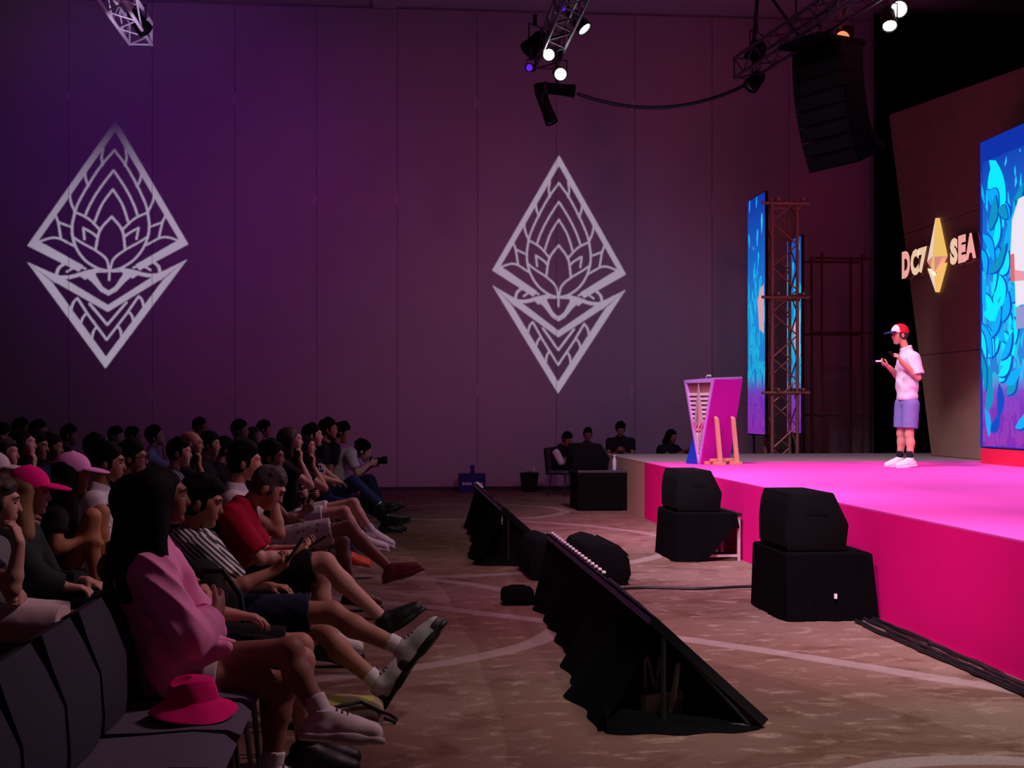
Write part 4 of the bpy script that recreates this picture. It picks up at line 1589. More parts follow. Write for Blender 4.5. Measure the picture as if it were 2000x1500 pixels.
class Person:
    def __init__(self, label, J, look, h, group=None, cat='person'):
        """J: joints in the place's axes; look: clothes and colours; h: surface cell size"""
        self.J, self.k, self.h = J, look, h
        o = J.get('base', (J['hip'][0], J['hip'][1], 0.0))
        self.o = np.array(o, float)
        self.root = empty('person', tuple(o), 0, label, cat, group)
        self.skin()
        self.clothes()
        self.hair()
        self.feet()

    def add(self, name, S, m, h=None, wr=0.0, parent=None, cut=()):
        if not S.p:
            return None
        me = S.mesh(name, h or self.h, wr, cut)
        if len(me.polygons) == 0:
            bpy.data.meshes.remove(me)
            return None
        me.transform(Matrix.Translation(tuple(-self.o)))
        ob = link(name, me, m, parent or self.root)
        return ob

    # -- body
    def head_axes(self):
        R = rot_head(*self.J.get('look', (0, 0, 0)))
        return R

    def hp(self, x, y, z):
        s = self.k.get('head_scale', 1.0)
        return np.array(self.J['head']) + self.head_axes() @ np.array((x, y, z)) * s

    def skin(self):
        J, k = self.J, self.k
        S = Shape()
        R = self.head_axes()
        A = R.T
        s = k.get('head_scale', 1.0)
        H = self.hp
        fem = k.get('fem', False)
        S.ell(H(-.012, 0, .035), A, np.array((.096, .075, .088)) * s, .02)
        S.cone(H(.015, 0, .0), H(.050, 0, -.078), .068 * s, (.033 if fem else .037) * s, .03)
        S.ell(H(.062, 0, -.02), A, np.array((.034, .052, .06)) * s, .025)
        S.cone(H(.084, 0, .032), H(.106, 0, -.018), .0085 * s, .0132 * s, .012)
        S.ell(H(.080, 0, .042), A, np.array((.018, .05, .014)) * s, .018)
        S.ell(H(.088, 0, -.052), A, np.array((.013, .024, .012)) * s, .008)
        S.ell(H(.078, 0, -.090), A, np.array((.016, .02, .014)) * s, .012)
        for y in (-1, 1):
            S.ell(H(-.008, y * .076, -.004), A, np.array((.022, .011, .032)) * s, .006)
            S.ell(H(.100, y * .030, .018), A, np.array((.016, .016, .011)) * s, .010, sub=True)
        S.ell(H(.107, 0, -.0545), A, np.array((.012, .02, .0022)) * s, .004, sub=True)
        lat = np.array(J.get('lat', (0, 1, 0)), float)
        w = k.get('build', 1.0)
        nb, ch, hp_ = np.array(J['neck']), np.array(J['chest']), np.array(J['hip'])
        S.cone(nb - np.array((0, 0, .02)), H(-.025, 0, -.045), .050, .049, .015)
        wa = (ch * .45 + hp_ * .55) + np.array(J.get('belly', (0, 0, 0)))
        S.cone(hp_, wa, .094 * w, .088 * w, .05, lat, 1.4)
        S.cone(wa, ch, .088 * w, .098 * w, .06, lat, 1.4)
        shl, shr = np.array(J['shL']), np.array(J['shR'])
        S.cone(shl - np.array((0, 0, .012)), shr - np.array((0, 0, .012)), .042 * w, .042 * w, .03)
        S.cone(ch, nb - np.array((0, 0, .015)), .06 * w, .045, .02, lat, 1.15)
        aw = k.get('arm', 1.0)
        for sd in 'LR':
            sh, el, wr = (np.array(J[q + sd]) for q in ('sh', 'el', 'wr'))
            S.cone(sh, el, .049 * aw, .038 * aw, .03)
            mid = el * .72 + wr * .28
            S.cone(el, mid, .038 * aw, .040 * aw, .015)
            S.cone(mid, wr, .040 * aw, .026 * aw, .015)
            hd = J.get('hand' + sd, {})
            d = hd.get('d', unit(wr - el))
            n = hd.get('n', (0, 0, -1))
            th_ = hd.get('s', (0, 1 if sd == 'R' else -1, 0))
            if not hd.get('hide'):
                hand_prims(S, wr, d, n, th_, self.h, hd.get('curl', .45), hd.get('spread', 1.0), hd.get('scale', .97))
            hj, kn, an = (np.array(J[q + sd]) for q in ('hj', 'kn', 'an'))
            lw_ = k.get('leg', 1.0)
            S.cone(hj, kn, .080 * lw_, .054 * lw_, .04)
            cm = kn * .68 + an * .32 - self.shin_fwd(kn, an) * .014
            S.cone(kn, cm, .053 * lw_, .054 * lw_, .03)
            S.cone(cm, an, .054 * lw_, .036 * lw_, .03)
            fd = np.array(self.foot_dir(sd))
            fu = unit(kn - an)
            fu = unit(fu - fd * fu.dot(fd))
            S.cone(an, an + fd * .10 - fu * .048, .035, .018, .02)
        self.body = self.add('body', S, skin_mat(k['skin']))
        if self.h < .009:
            for y in (-1, 1):
                bm = bmesh.new()
                c = H(.079, y * .030, .017) - self.o
                bmesh.ops.create_uvsphere(bm, u_segments=12, v_segments=8, radius=.0118 * s, matrix=Matrix.Translation(tuple(c)))
                e = fin('eye', bm, mat('eye_dark', (.09, .055, .045), .35), self.root, smooth=True)
                bm = bmesh.new()
                tube(bm, [tuple(H(.0985, y * .012, .040) - self.o), tuple(H(.0975, y * .030, .045) - self.o), tuple(H(.083, y * .049, .038) - self.o)], [.0035, .0042, .0025], 6)
                fin('eyebrow', bm, mat('brow_dark', (.015, .01, .008), .8), self.root, smooth=True)

    def shin_fwd(self, kn, an):
        f = np.array(self.J.get('fwd', (1, 0, 0)), float)
        u = unit(an - kn)
        return unit(f - u * f.dot(u))

    def foot_dir(self, sd):
        d = self.J.get('toe' + sd)
        return unit(d) if d is not None else unit(np.array(self.J.get('fwd', (1, 0, 0))) + np.array((0, 0, -.12)))

    # -- clothes
    def clothes(self):
        J, k = self.J, self.k
        lat = np.array(J.get('lat', (0, 1, 0)), float)
        w = k.get('build', 1.0)
        nb, ch, hp_ = np.array(J['neck']), np.array(J['chest']), np.array(J['hip'])
        loose = k.get('loose', .016)
        wa = (ch * .45 + hp_ * .55) + np.array(J.get('belly', (0, 0, 0)))
        S = Shape()
        hem = hp_ + np.array(J.get('hem', (0, 0, -.03)))
        up = unit(ch - hp_)
        S.cone(hem, wa, .100 * w + loose, .092 * w + loose, .05, lat, 1.38, cuts=[(hem - up * .05, -up)])
        S.cone(wa, ch, .092 * w + loose, .101 * w + loose * .8, .06, lat, 1.38)
        shl, shr = np.array(J['shL']), np.array(J['shR'])
        S.cone(shl, shr, .052 * w + loose * .8, .052 * w + loose * .8, .06)
        S.cone(ch, nb + up * .012, .080 * w + loose * .6, .058 + loose * .5, .06, lat, 1.3, cuts=[(nb + up * k.get('collar_z', .050), unit(up + .35 * np.array(J.get('fwd', (1, 0, 0)))))])
        sl = k.get('sleeve', .55)
        aw = k.get('arm', 1.0)
        for sd in 'LR':
            sh, el, wr = (np.array(J[q + sd]) for q in ('sh', 'el', 'wr'))
            if sl <= 0:
                continue
            if sl <= 1:
                e = sh + (el - sh) * sl
                d = unit(el - sh)
                S.cone(sh, e + d * .03, .052 * aw + loose, .052 * aw + loose * 1.15, .03, cuts=[(e, d)])
            else:
                S.cone(sh, el, .052 * aw + loose, .043 * aw + loose, .03)
                e = el + (wr - el) * min(1.0, sl - 1)
                d = unit(wr - el)
                S.cone(el, e + d * .03, .043 * aw + loose, .036 * aw + loose * .9, .025, cuts=[(e, d)])
        for c in k.get('shirt_extra', ()):
            S.cone(*c[:4], k=.04, **(c[4] if len(c) > 4 else {}))
        self.shirt = self.add(k.get('top_name', 'shirt'), S, k['shirt'], wr=k.get('wrinkle', .0022 if self.h < .012 else 0))
        # trousers or shorts
        S = Shape()
        ln = k.get('bottom_len', .7)
        fl_ = k.get('bottom_loose', .018)
        lw_ = k.get('leg', 1.0)
        S.cone(hp_ + np.array((0, 0, .03)), hp_ - np.array((0, 0, .02)), .097 * w + .006, .098 * w + .006, .04, lat, 1.42)
        for sd in 'LR':
            hj, kn, an = (np.array(J[q + sd]) for q in ('hj', 'kn', 'an'))
            if ln <= 1:
                e = hj + (kn - hj) * ln
                d = unit(kn - hj)
                S.cone(hj, e + d * .04, .082 * lw_ + fl_, (.082 + (.056 - .082) * ln) * lw_ + fl_ * 1.4, .03, cuts=[(e, d)])
            else:
                S.cone(hj, kn, .082 * lw_ + fl_ * .8, .058 * lw_ + fl_ * .8, .03)
                e = kn + (an - kn) * (ln - 1)
                d = unit(an - kn)
                S.cone(kn, e + d * .03, .058 * lw_ + fl_ * .8, .044 * lw_ + fl_, .03, cuts=[(e, d)])
        for c in k.get('bottom_extra', ()):
            S.cone(*c[:4], k=.03)
        self.add(k.get('bottom_name', 'shorts' if ln <= 1 else 'trousers'), S, k['bottom'], wr=.0016 if self.h < .012 else 0)

    # -- hair, cap, beard, glasses
    def hair(self):
        k = self.k
        R = self.head_axes()
        A = R.T
        H = self.hp
        s = k.get('head_scale', 1.0)
        st_ = k.get('hair', 'short')
        hm_ = k.get('hair_mat') or H_BLACK

        def hn(x, y, z):
            return R @ np.array((x, y, z), float)
        if st_ != 'bald':
            S = Shape()
            vol = k.get('hair_vol', 1.0)
            face = (H(.040, 0, .0), hn(1, 0, -.48))
            nape = (H(-.09, 0, -.062), hn(.25, 0, -1))
            S.ell(H(-.020, 0, .045), A, np.array((.102, .083, .094 * (.93 + .07 * vol))) * s * (.96 + .04 * vol), .01, cuts=[face, nape])
            S.ell(H(-.036, 0, .004), A, np.array((.072, .082, .084)) * s, .02, cuts=[(H(.030, 0, .02), hn(1, 0, -.45)), (H(-.06, 0, -.068), hn(.1, 0, -1))])
            for y in (-1, 1):
                S.ell(H(.022, y * .070, .004), A, np.array((.018, .012, .036)) * s, .012)
            rt = random.Random(int(abs(self.o[1]) * 371))
            if st_ in ('short', 'quiff') and k.get('cap') is None:
                for i in range(16):
                    t, q_ = rt.uniform(-1.9, 1.9), rt.uniform(.35, 1.4)
                    S.ell(H(-.02 + .096 * math.cos(t) * math.cos(q_), .076 * math.sin(t) * math.cos(q_), .05 + .092 * math.sin(q_)), A, np.array((.026, .022, .018)) * s * rt.uniform(.7, 1.1) * (.8 + .2 * vol), .012)
            if st_ in ('short', 'quiff'):
                S.ell(H(-.01, 0, .085), A, np.array((.088, .070, .055 * vol)) * s, .02, cuts=[(H(.072, 0, .06), hn(1, 0, -.4))])
            if st_ == 'quiff':
                S.ell(H(.055, 0, .105), A, np.array((.04, .055, .03)) * s, .02)
                S.ell(H(-.05, 0, .06), A, np.array((.07, .085, .075)) * s, .02)
            if st_ == 'long':
                L = k.get('hair_len', .32)
                S.cone(H(-.04, 0, .02), H(-.065, 0, -L * .5) , .088 * s, .085, .04, np.array(self.J.get('lat', (0, 1, 0)), float), 1.15, cuts=[(H(.0, 0, -.02), hn(1, 0, -.12))])
                e = H(-.065, 0, -L * .5)
                e2 = np.array((e[0] - .03, e[1], self.J['head'][2] - L))
                S.cone(e, e2, .085, .06, .04, np.array(self.J.get('lat', (0, 1, 0)), float), 1.25)
                for y in (-1, 1):
                    S.cone(H(.005, y * .068, .03), H(-.005, y * .085, -.12), .028, .032, .03)
            if st_ == 'curly':
                rr = random.Random(int(abs(self.o[1]) * 100))
                for i in range(26):
                    t, p = rr.uniform(0, 2 * PI), rr.uniform(-.1, 1.3)
                    S.ell(H(-.025 + .095 * math.cos(t) * math.cos(p), .08 * math.sin(t) * math.cos(p), .045 + .09 * math.sin(p)), A, np.array((.03, .03, .03)) * s, .012, cuts=[face])
            for c in k.get('hair_extra', ()):
                S.cone(*c[:4], k=.03)
            self.add('hair', S, hm_, wr=.0012 if self.h < .012 else 0)
        if k.get('beard'):
            S = Shape()
            S.cone(H(.02, 0, -.065), H(.056, 0, -.085), .054 * s, .037 * s, .02, cuts=[(H(.0, 0, -.045), hn(-.3, 0, 1))])
            S.ell(H(.088, 0, -.036), A, np.array((.012, .028, .007)) * s, .01)
            self.add('beard', S, k.get('beard_mat', hm_))
        if k.get('cap') is not None:
            cm = k['cap']
            S = Shape()
            S.ell(H(-.014, 0, .050), A, np.array((.116, .095, .102)) * s, .01, cuts=[(H(-.01, 0, .026), hn(.16, 0, -1))])
            S.ell(H(-.016, 0, .153), A, np.array((.012, .012, .006)) * s, .006)
            crown = self.add('cap', S, cm, h=min(self.h, .007))
            S = Shape()
            S.ell(H(.125, 0, .046), (R @ np.array([[math.cos(.08), 0, math.sin(.08)], [0, 1, 0], [-math.sin(.08), 0, math.cos(.08)]])).T, np.array((.098, .086, .020)) * s, .01, cuts=[(H(.070, 0, .04), hn(-1, 0, 0))])
            S.ell(H(.125, 0, .000), A, np.array((.13, .11, .050)) * s, .01, sub=True)
            br = self.add('cap_brim', S, k.get('cap_brim_mat', cm), h=min(self.h, .005))
            if crown is not None and br is not None:
                br.parent = crown
        if k.get('glasses'):
            gm = mat('glasses_frame', (.01, .01, .01), .3)
            bm = bmesh.new()
            for y in (-1, 1):
                c = H(.106, y * .033, .016) - self.o
                pts = [tuple(c + hn(0, .026 * math.cos(t), .021 * math.sin(t))) for t in np.linspace(0, 2 * PI, 15)]
                tube(bm, pts, .003, 5, cap=False)
                tube(bm, [tuple(H(.104, y * .06, .02) - self.o), tuple(H(.0, y * .084, .018) - self.o)], .003, 5)
            tube(bm, [tuple(H(.108, -.008, .018) - self.o), tuple(H(.108, .008, .018) - self.o)], .003, 5)
            fin('glasses', bm, gm, self.root, smooth=True)

    # -- socks and shoes
    def feet(self):
        k, J = self.k, self.J
        for sd in 'LR':
            if k.get('no_shoe' + sd):
                continue
            an, kn = np.array(J['an' + sd]), np.array(J['kn' + sd])
            d = np.array(self.foot_dir(sd))
            su = unit(kn - an)
            u = unit(su - d * su.dot(d))
            l = np.cross(u, d)
            if k.get('sock') is not None:
                S = Shape()
                sl = k.get('sock_len', .09)
                S.cone(an - su * .01, an + su * (sl + .02), .043, .043 + .04 * sl, .01, cuts=[(an + su * sl, su)])
                self.add('sock', S, k['sock'], h=max(self.h, .007))
            Ax = np.array((d, l, u))
            heel = an - u * .045 - d * .042
            S = Shape()
            cutp = [(an - u * .070, -u)]
            S.cone(heel, an - u * .042 + d * .11, .046, .050, .03, l, 1.0, cuts=cutp)
            S.cone(an - u * .042 + d * .09, an - u * .046 + d * .188, .051, .043, .03, l, 1.1, cuts=cutp)
            S.cone(an - u * .04, an + u * .02 - d * .008, .050, .049, .02, cuts=[(an + u * k.get('collar', .03), u)])
            S.cone(an + d * .015 + u * .004, an - u * .044 + d * .16, .045, .040, .02)
            sh = self.add('shoe', S, k['shoe'], h=max(self.h, .006))
            S = Shape()
            c2 = [(an - u * .086, -u), (an - u * .062, u)]
            S.cone(heel - u * .03, an - u * .075 + d * .11, .053, .055, .03, l, 1.0, cuts=c2)
            S.cone(an - u * .075 + d * .09, an - u * .075 + d * .20, .056, .042, .03, l, 1.12, cuts=c2)
            so_ = self.add('sole', S, k.get('sole', k['shoe']), h=max(self.h, .006))
            if sh is not None and so_ is not None:
                so_.parent = sh
            if k.get('accent') is not None and sh is not None:
                S = Shape()
                S.cone(heel, an - u * .042 + d * .02, .0485, .0505, .01, cuts=cutp + [(an + d * .012, d), (an - u * .02, u)])
                S.cone(an - u * .045 + d * .15, an - u * .047 + d * .189, .0485, .0455, .01, l, 1.1, cuts=cutp + [(an + d * .165, -d), (an - u * .03, u)])
                ac = self.add('shoe_panel', S, k['accent'], h=max(self.h, .006))
                if ac is not None:
                    ac.parent = sh
            if self.h < .007 and k.get('laces') is not None and sh is not None:
                bm = bmesh.new()
                for i in range(5):
                    q_ = .048 + .021 * i
                    t_ = (q_ - .015) / .145
                    c = an + d * q_ + u * (.004 - .048 * t_ + (.045 - .005 * t_) + .004) - self.o
                    sg = 1 if i % 2 else -1
                    tube(bm, [tuple(c - l * .034 - u * .016), tuple(c - l * .016 - u * .002), tuple(c + d * .006 * sg), tuple(c + l * .016 - u * .002), tuple(c + l * .034 - u * .016)], .0042, 6)
                fin('laces', bm, k['laces'], sh, smooth=True)


def seated(head, hipx=None, look=(0, .05, 0), lean=None, arms='lap', legs='down', knee_dx=.44, width=1.0, seat=.47, foot_out=.06):
    """default seated pose facing +x; head = centre of the head"""
    head = np.array(head, float)
    y = head[1]
    hx = head[0] + .03 if hipx is None else hipx
    hip = V3(hx, y, seat + .085)
    R = rot_head(*look)
    nape = head + R @ V3(-.03, 0, -.11)
    neck = nape + V3(-.02, 0, -.06)
    chest = hip * .30 + neck * .70 + V3(-.02, 0, -.03)
    f = unit(neck - hip)
    sh = neck + V3(.0, 0, -.055)
    J = dict(head=head, look=look, hip=hip, neck=neck, chest=chest, base=(hip[0], hip[1], 0.0))
    for sd, sg in (('L', 1), ('R', -1)):
        J['sh' + sd] = sh + V3(0, sg * .175 * width, -.01)
        J['hj' + sd] = hip + V3(.0, sg * .088, -.02)
        J['kn' + sd] = hip + V3(knee_dx, sg * .12, .0)
        J['an' + sd] = V3(hip[0] + knee_dx + foot_out, y + sg * .11, .087)
        hw_ = hip + V3(.30, sg * .07, .10)
        hd = dict(d=(1, -sg * .5, -.25), n=(0, 0, -1), s=(0, -sg, 0), curl=.35)
        if arms == 'chin' and sd == 'R':
            hw_ = head + R @ V3(.085, -.055, -.18)
            hd = dict(d=(.15, .25, 1), n=(-1, .2, .1), s=(-.2, 1, 0), curl=.75)
        elif arms == 'chin' or arms == 'crossed':
            hw_ = chest + V3(.20, -sg * .10, -.12)
            hd = dict(d=(.1, -sg, .1), n=(-1, 0, 0), s=(0, 0, 1), curl=.4)
        elif arms == 'phone':
            hw_ = hip + V3(.33, sg * .05, .22)
            hd = dict(d=(.8, -sg * .4, .45), n=(-.4, -sg * .3, .8), s=(0, sg, .2), curl=.7)
        wr = hw_
        J['wr' + sd] = wr
        hint = V3(-.35, sg * .6, -.8) if not (arms == 'chin' and sd == 'R') else V3(.2, -.5, -1)
        J['el' + sd] = ik(J['sh' + sd], wr, .29, .255, hint)
        dlt = wr - J['el' + sd]
        L = np.linalg.norm(dlt)
        if L > .27:
            J['wr' + sd] = J['el' + sd] + dlt / L * .27
        J['hand' + sd] = hd
    if legs == 'crossed':
        J['knL'] = hip + V3(knee_dx, -.02, .10)
        J['anL'] = hip + V3(knee_dx + .20, -.12, -.24)
        J['toeL'] = (1, 0, -.05)
        J['knR'] = hip + V3(knee_dx - .03, .02, -.02)
        J['anR'] = V3(hip[0] + knee_dx - .02, y + .03, .087)
    return J


# colours used on clothes
def cloth(name, col, rough=.9, noise=.08):
    return mat(name, col, rough, spec=.15, noise=noise, nscale=35, bump=.08, bscale=400)


C_BLACK = cloth('black_cotton', (.012, .011, .013))
C_NAVY = cloth('navy_cotton', (.015, .017, .045))
C_WHITE = cloth('white_cotton', (.62, .58, .60))
C_GREY = cloth('grey_cotton', (.13, .13, .14))
C_DGREEN = cloth('dark_green_cotton', (.02, .03, .025))
C_MAROON = cloth('maroon_cotton', (.22, .012, .03))
C_RED = cloth('red_cotton', (.36, .006, .03))
C_PINK = cloth('pink_cotton', (.88, .32, .58))
C_BLUE = cloth('blue_cotton', (.02, .06, .30))
C_JEANS = cloth('navy_denim', (.02, .03, .10))
C_DENIM = cloth('light_denim', (.30, .32, .55))
C_BEIGE = cloth('pale_shorts', (.55, .46, .48))
S_WHITE = mat('shoe_white', (.70, .66, .64), .5, noise=.05)
S_BLACK = mat('shoe_black', (.012, .011, .012), .5)
S_BROWN = mat('shoe_brown', (.12, .04, .02), .5)
SOCK_W = cloth('white_sock', (.66, .62, .64))
SOCK_B = cloth('black_sock', (.012, .012, .014))
SKIN_A, SKIN_B, SKIN_C, SKIN_D = (.50, .25, .17), (.38, .18, .115), (.26, .12, .075), (.56, .31, .235)
H_BLACK = mat('hair_black', (.0045, .0035, .0035), .75, spec=.08, noise=.3, nscale=60)
H_BROWN = mat('hair_brown', (.035, .020, .013), .6, spec=.25, noise=.3, nscale=60)
H_GREY = mat('hair_grey', (.075, .065, .062), .7, spec=.2, noise=.3, nscale=60)
H_BLOND = mat('hair_blond', (.30, .18, .085), .6, spec=.25, noise=.3, nscale=60)


def stripe_material(name, c1, c2, axis, freq, width=.5):
    m = bpy.data.materials.new(name)
    m.use_nodes = True
    nt = m.node_tree
    N, L = nt.nodes.new, nt.links.new
    p = nt.nodes['Principled BSDF']
    p.inputs['Roughness'].default_value = .9
    p.inputs['Specular IOR Level'].default_value = .15
    tc = N('ShaderNodeTexCoord')
    dt = N('ShaderNodeVectorMath')
    dt.operation = 'DOT_PRODUCT'
    a = Vector(axis).normalized() * freq
    dt.inputs[1].default_value = a
    L(tc.outputs['Object'], dt.inputs[0])
    fr = N('ShaderNodeMath')
    fr.operation = 'FRACT'
    L(dt.outputs['Value'], fr.inputs[0])
    gt = N('ShaderNodeMath')
    gt.operation = 'GREATER_THAN'
    gt.inputs[1].default_value = width
    L(fr.outputs[0], gt.inputs[0])
    mx = N('ShaderNodeMix')
    mx.data_type = 'RGBA'
    mx.inputs['A'].default_value = (*c1, 1)
    mx.inputs['B'].default_value = (*c2, 1)
    L(gt.outputs[0], mx.inputs['Factor'])
    L(mx.outputs['Result'], p.inputs['Base Color'])
    return m


def spot_material(name, c1, c2, scale, lo=.55):
    m = bpy.data.materials.new(name)
    m.use_nodes = True
    nt = m.node_tree
    N, L = nt.nodes.new, nt.links.new
    p = nt.nodes['Principled BSDF']
    p.inputs['Roughness'].default_value = .9
    p.inputs['Specular IOR Level'].default_value = .15
    tc = N('ShaderNodeTexCoord')
    n = N('ShaderNodeTexNoise')
    n.inputs['Scale'].default_value = scale
    n.inputs['Detail'].default_value = 2
    L(tc.outputs['Object'], n.inputs['Vector'])
    r = N('ShaderNodeMapRange')
    r.inputs['From Min'].default_value = lo
    r.inputs['From Max'].default_value = lo + .03
    L(n.outputs['Fac'], r.inputs['Value'])
    mx = N('ShaderNodeMix')
    mx.data_type = 'RGBA'
    mx.inputs['A'].default_value = (*c1, 1)
    mx.inputs['B'].default_value = (*c2, 1)
    L(r.outputs['Result'], mx.inputs['Factor'])
    L(mx.outputs['Result'], p.inputs['Base Color'])
    return m


# ------------------------------------------------------------------ conference chairs
chair_fab = mat('chair_grey_fabric', (.050, .050, .065), .9, spec=.1, noise=.12, nscale=60, bump=.15, bscale=500)
chair_seat = mat('chair_seat_fabric', (.12, .11, .15), .9, spec=.1, noise=.12, nscale=60, bump=.15, bscale=500)


def sheet(bm, prof, hw_, th_, n=5, crown=.02):
    """padded sheet: profile (x, z, half width factor) swept across y"""
    F, B_ = [], []
    P = [Vector((x, 0, z)) for x, z, _ in prof]
    for i, (x, z, wf) in enumerate(prof):
        t = (P[min(i + 1, len(P) - 1)] - P[max(i - 1, 0)]).normalized()
        nrm = Vector((t.z, 0, -t.x))
        fr, br = [], []
        for k in range(n + 1):
            u = 2 * k / n - 1
            y = u * hw_ * wf
            c = crown * (1 - u * u)
            fr.append(bm.verts.new(P[i] + nrm * (th_ / 2 + c) + Vector((0, y, 0))))
            br.append(bm.verts.new(P[i] - nrm * (th_ / 2) + Vector((0, y, 0))))
        F.append(fr)
        B_.append(br)
    m_ = len(prof)
    for i in range(m_ - 1):
        for k in range(n):
            bm.faces.new((F[i][k], F[i][k + 1], F[i + 1][k + 1], F[i + 1][k]))
            bm.faces.new((B_[i][k], B_[i + 1][k], B_[i + 1][k + 1], B_[i][k + 1]))
        bm.faces.new((F[i][0], F[i + 1][0], B_[i + 1][0], B_[i][0]))
        bm.faces.new((F[i][n], B_[i][n], B_[i + 1][n], F[i + 1][n]))
    for k in range(n):
        bm.faces.new((F[0][k], B_[0][k], B_[0][k + 1], F[0][k + 1]))
        bm.faces.new((F[-1][k], F[-1][k + 1], B_[-1][k + 1], B_[-1][k]))


def make_chair():
    e = empty('conference_chair')
    # origin under the seat centre, front towards +x
    bm = bmesh.new()
    sheet(bm, [(-.22, .43, .90), (-.05, .435, .98), (.12, .445, 1.0), (.22, .438, .93), (.255, .415, .80)], .225, .05, 6, .018)
    fin('seat_pad', bm, chair_seat, e, smooth=True)
    bm = bmesh.new()
    sheet(bm, [(-.20, .395, .90), (.0, .40, .96), (.20, .40, .90)], .215, .02, 4, 0)
    fin('seat_shell', bm, PLASTIC, e, smooth=True)
    bm = bmesh.new()
    sheet(bm, [(-.205, .40, .88), (-.195, .52, .97), (-.205, .66, 1.0), (-.255, .78, .92), (-.290, .86, .78)], .225, .035, 6, .012)
    fin('back_pad', bm, chair_fab, e, smooth=True)
    bm = bmesh.new()
    sheet(bm, [(-.245, .38, .92), (-.235, .52, 1.05), (-.245, .66, 1.08), (-.29, .78, 1.0), (-.318, .85, .84)], .225, .028, 4, 0)
    fin('back_shell', bm, PLASTIC, e, smooth=True)
    chrome = mat('chair_leg_metal', (.12, .11, .14), .3, .8)
    for sx in (-1, 1):
        for sy in (-1, 1):
            tube_obj('leg', [(sx * .17 + .01, sy * .17, .39), (sx * .21 + .01, sy * .215, 0)], .011, chrome, e)
    return e


chair0 = make_chair()
chair_parts = list(chair0.children)
_first = [True]


def place_chair(x, y, label, group='rows of grey conference chairs', rz=0.0):
    if _first[0]:
        _first[0] = False
        c = chair0
    else:
        c = chair0.copy()
        COL.objects.link(c)
        for p in chair_parts:
            q = p.copy()
            COL.objects.link(q)
            q.parent = c
    c.location = (x, y, 0)
    c.rotation_euler = (0, 0, rz)
    return tag(c, label, 'chair', group)


def turn(J, ang, head=None):
    """turn a whole pose about the vertical through the hips, then slide it so that the head sits at head"""
    c, s_ = math.cos(ang), math.sin(ang)
    Rz = np.array([[c, -s_, 0], [s_, c, 0], [0, 0, 1]])
    o = np.array((J['hip'][0], J['hip'][1], 0.0))
    K = {}
    for k, v in J.items():
        if k in ('look',):
            K[k] = (v[0] + ang,) + tuple(v[1:])
        elif k.startswith('hand'):
            K[k] = {a: (Rz @ np.array(b, float) if a in ('d', 'n', 's') else b) for a, b in v.items()}
        elif k.startswith('toe') or k in ('fwd', 'lat', 'hem', 'belly'):
            K[k] = Rz @ np.array(v, float)
        else:
            K[k] = Rz @ (np.array(v, float) - o) + o
    K.setdefault('fwd', Rz @ V3(1, 0, 0))
    K.setdefault('lat', Rz @ V3(0, 1, 0))
    if head is not None:
        d = np.array(head) - K['head']
        d[2] = 0
        for k in K:
            if k not in ('look', 'fwd', 'lat', 'hem', 'belly') and not k.startswith(('hand', 'toe')):
                K[k] = K[k] + d
    return K

# ------------------------------------------------------------------ audience, front row
def A(px, py, Y):
    return np.array(at(px, py, Y))


FINE, MID, FAR = .0062, .0095, .0145
HX = -.88


def base_look(**k):
    d = dict(skin=SKIN_A, hair='short', shirt=C_BLACK, bottom=C_BLACK, shoe=S_BLACK)
    d.update(k)
    return d


def chair_for(J, label=None, group='chairs under the audience'):
    if label is None:
        who = LAST[0].split(',')[0]
        label = 'grey chair under the ' + ' '.join(who.split()[:12])
    f = J.get('fwd', (1, 0, 0))
    place_chair(J['hip'][0] + .10 * f[0], J['hip'][1] + .10 * f[1], label, group, math.atan2(f[1], f[0]))


LAST = ['']


def wear(person, e):
    """make the meshes under e a part of the person who wears them"""
    off = Vector(e.location) - Vector(tuple(person.o))
    kids = list(e.children)
    kids[0].parent = person.root
    kids[0].location = off
    for q in kids[1:]:
        q.parent = kids[0]
    bpy.data.objects.remove(e)


_Person = Person


def Person(label, J, look, h, group=None):
    LAST[0] = label
    return _Person(label, J, look, h, group)


def phone(p, d, n, label):
    e = empty('smartphone', tuple(p), 0, label, 'phone')
    d, n = Vector(unit(d)), Vector(unit(n))
    s = d.cross(n).normalized()
    n = s.cross(d).normalized()
    M = Matrix((s, d, n)).transposed().to_4x4()
    for nm, lo, hi, m in (('phone_body', (-.036, -.075, -.0045), (.036, .075, .0045), PLASTIC), ('phone_screen', (-.032, -.070, .0045), (.032, .070, .0056), glossy)):
        bm = bmesh.new()
        bx(bm, lo, hi, M)
        fin(nm, bm, m, e, bevel=.002, seg=1)


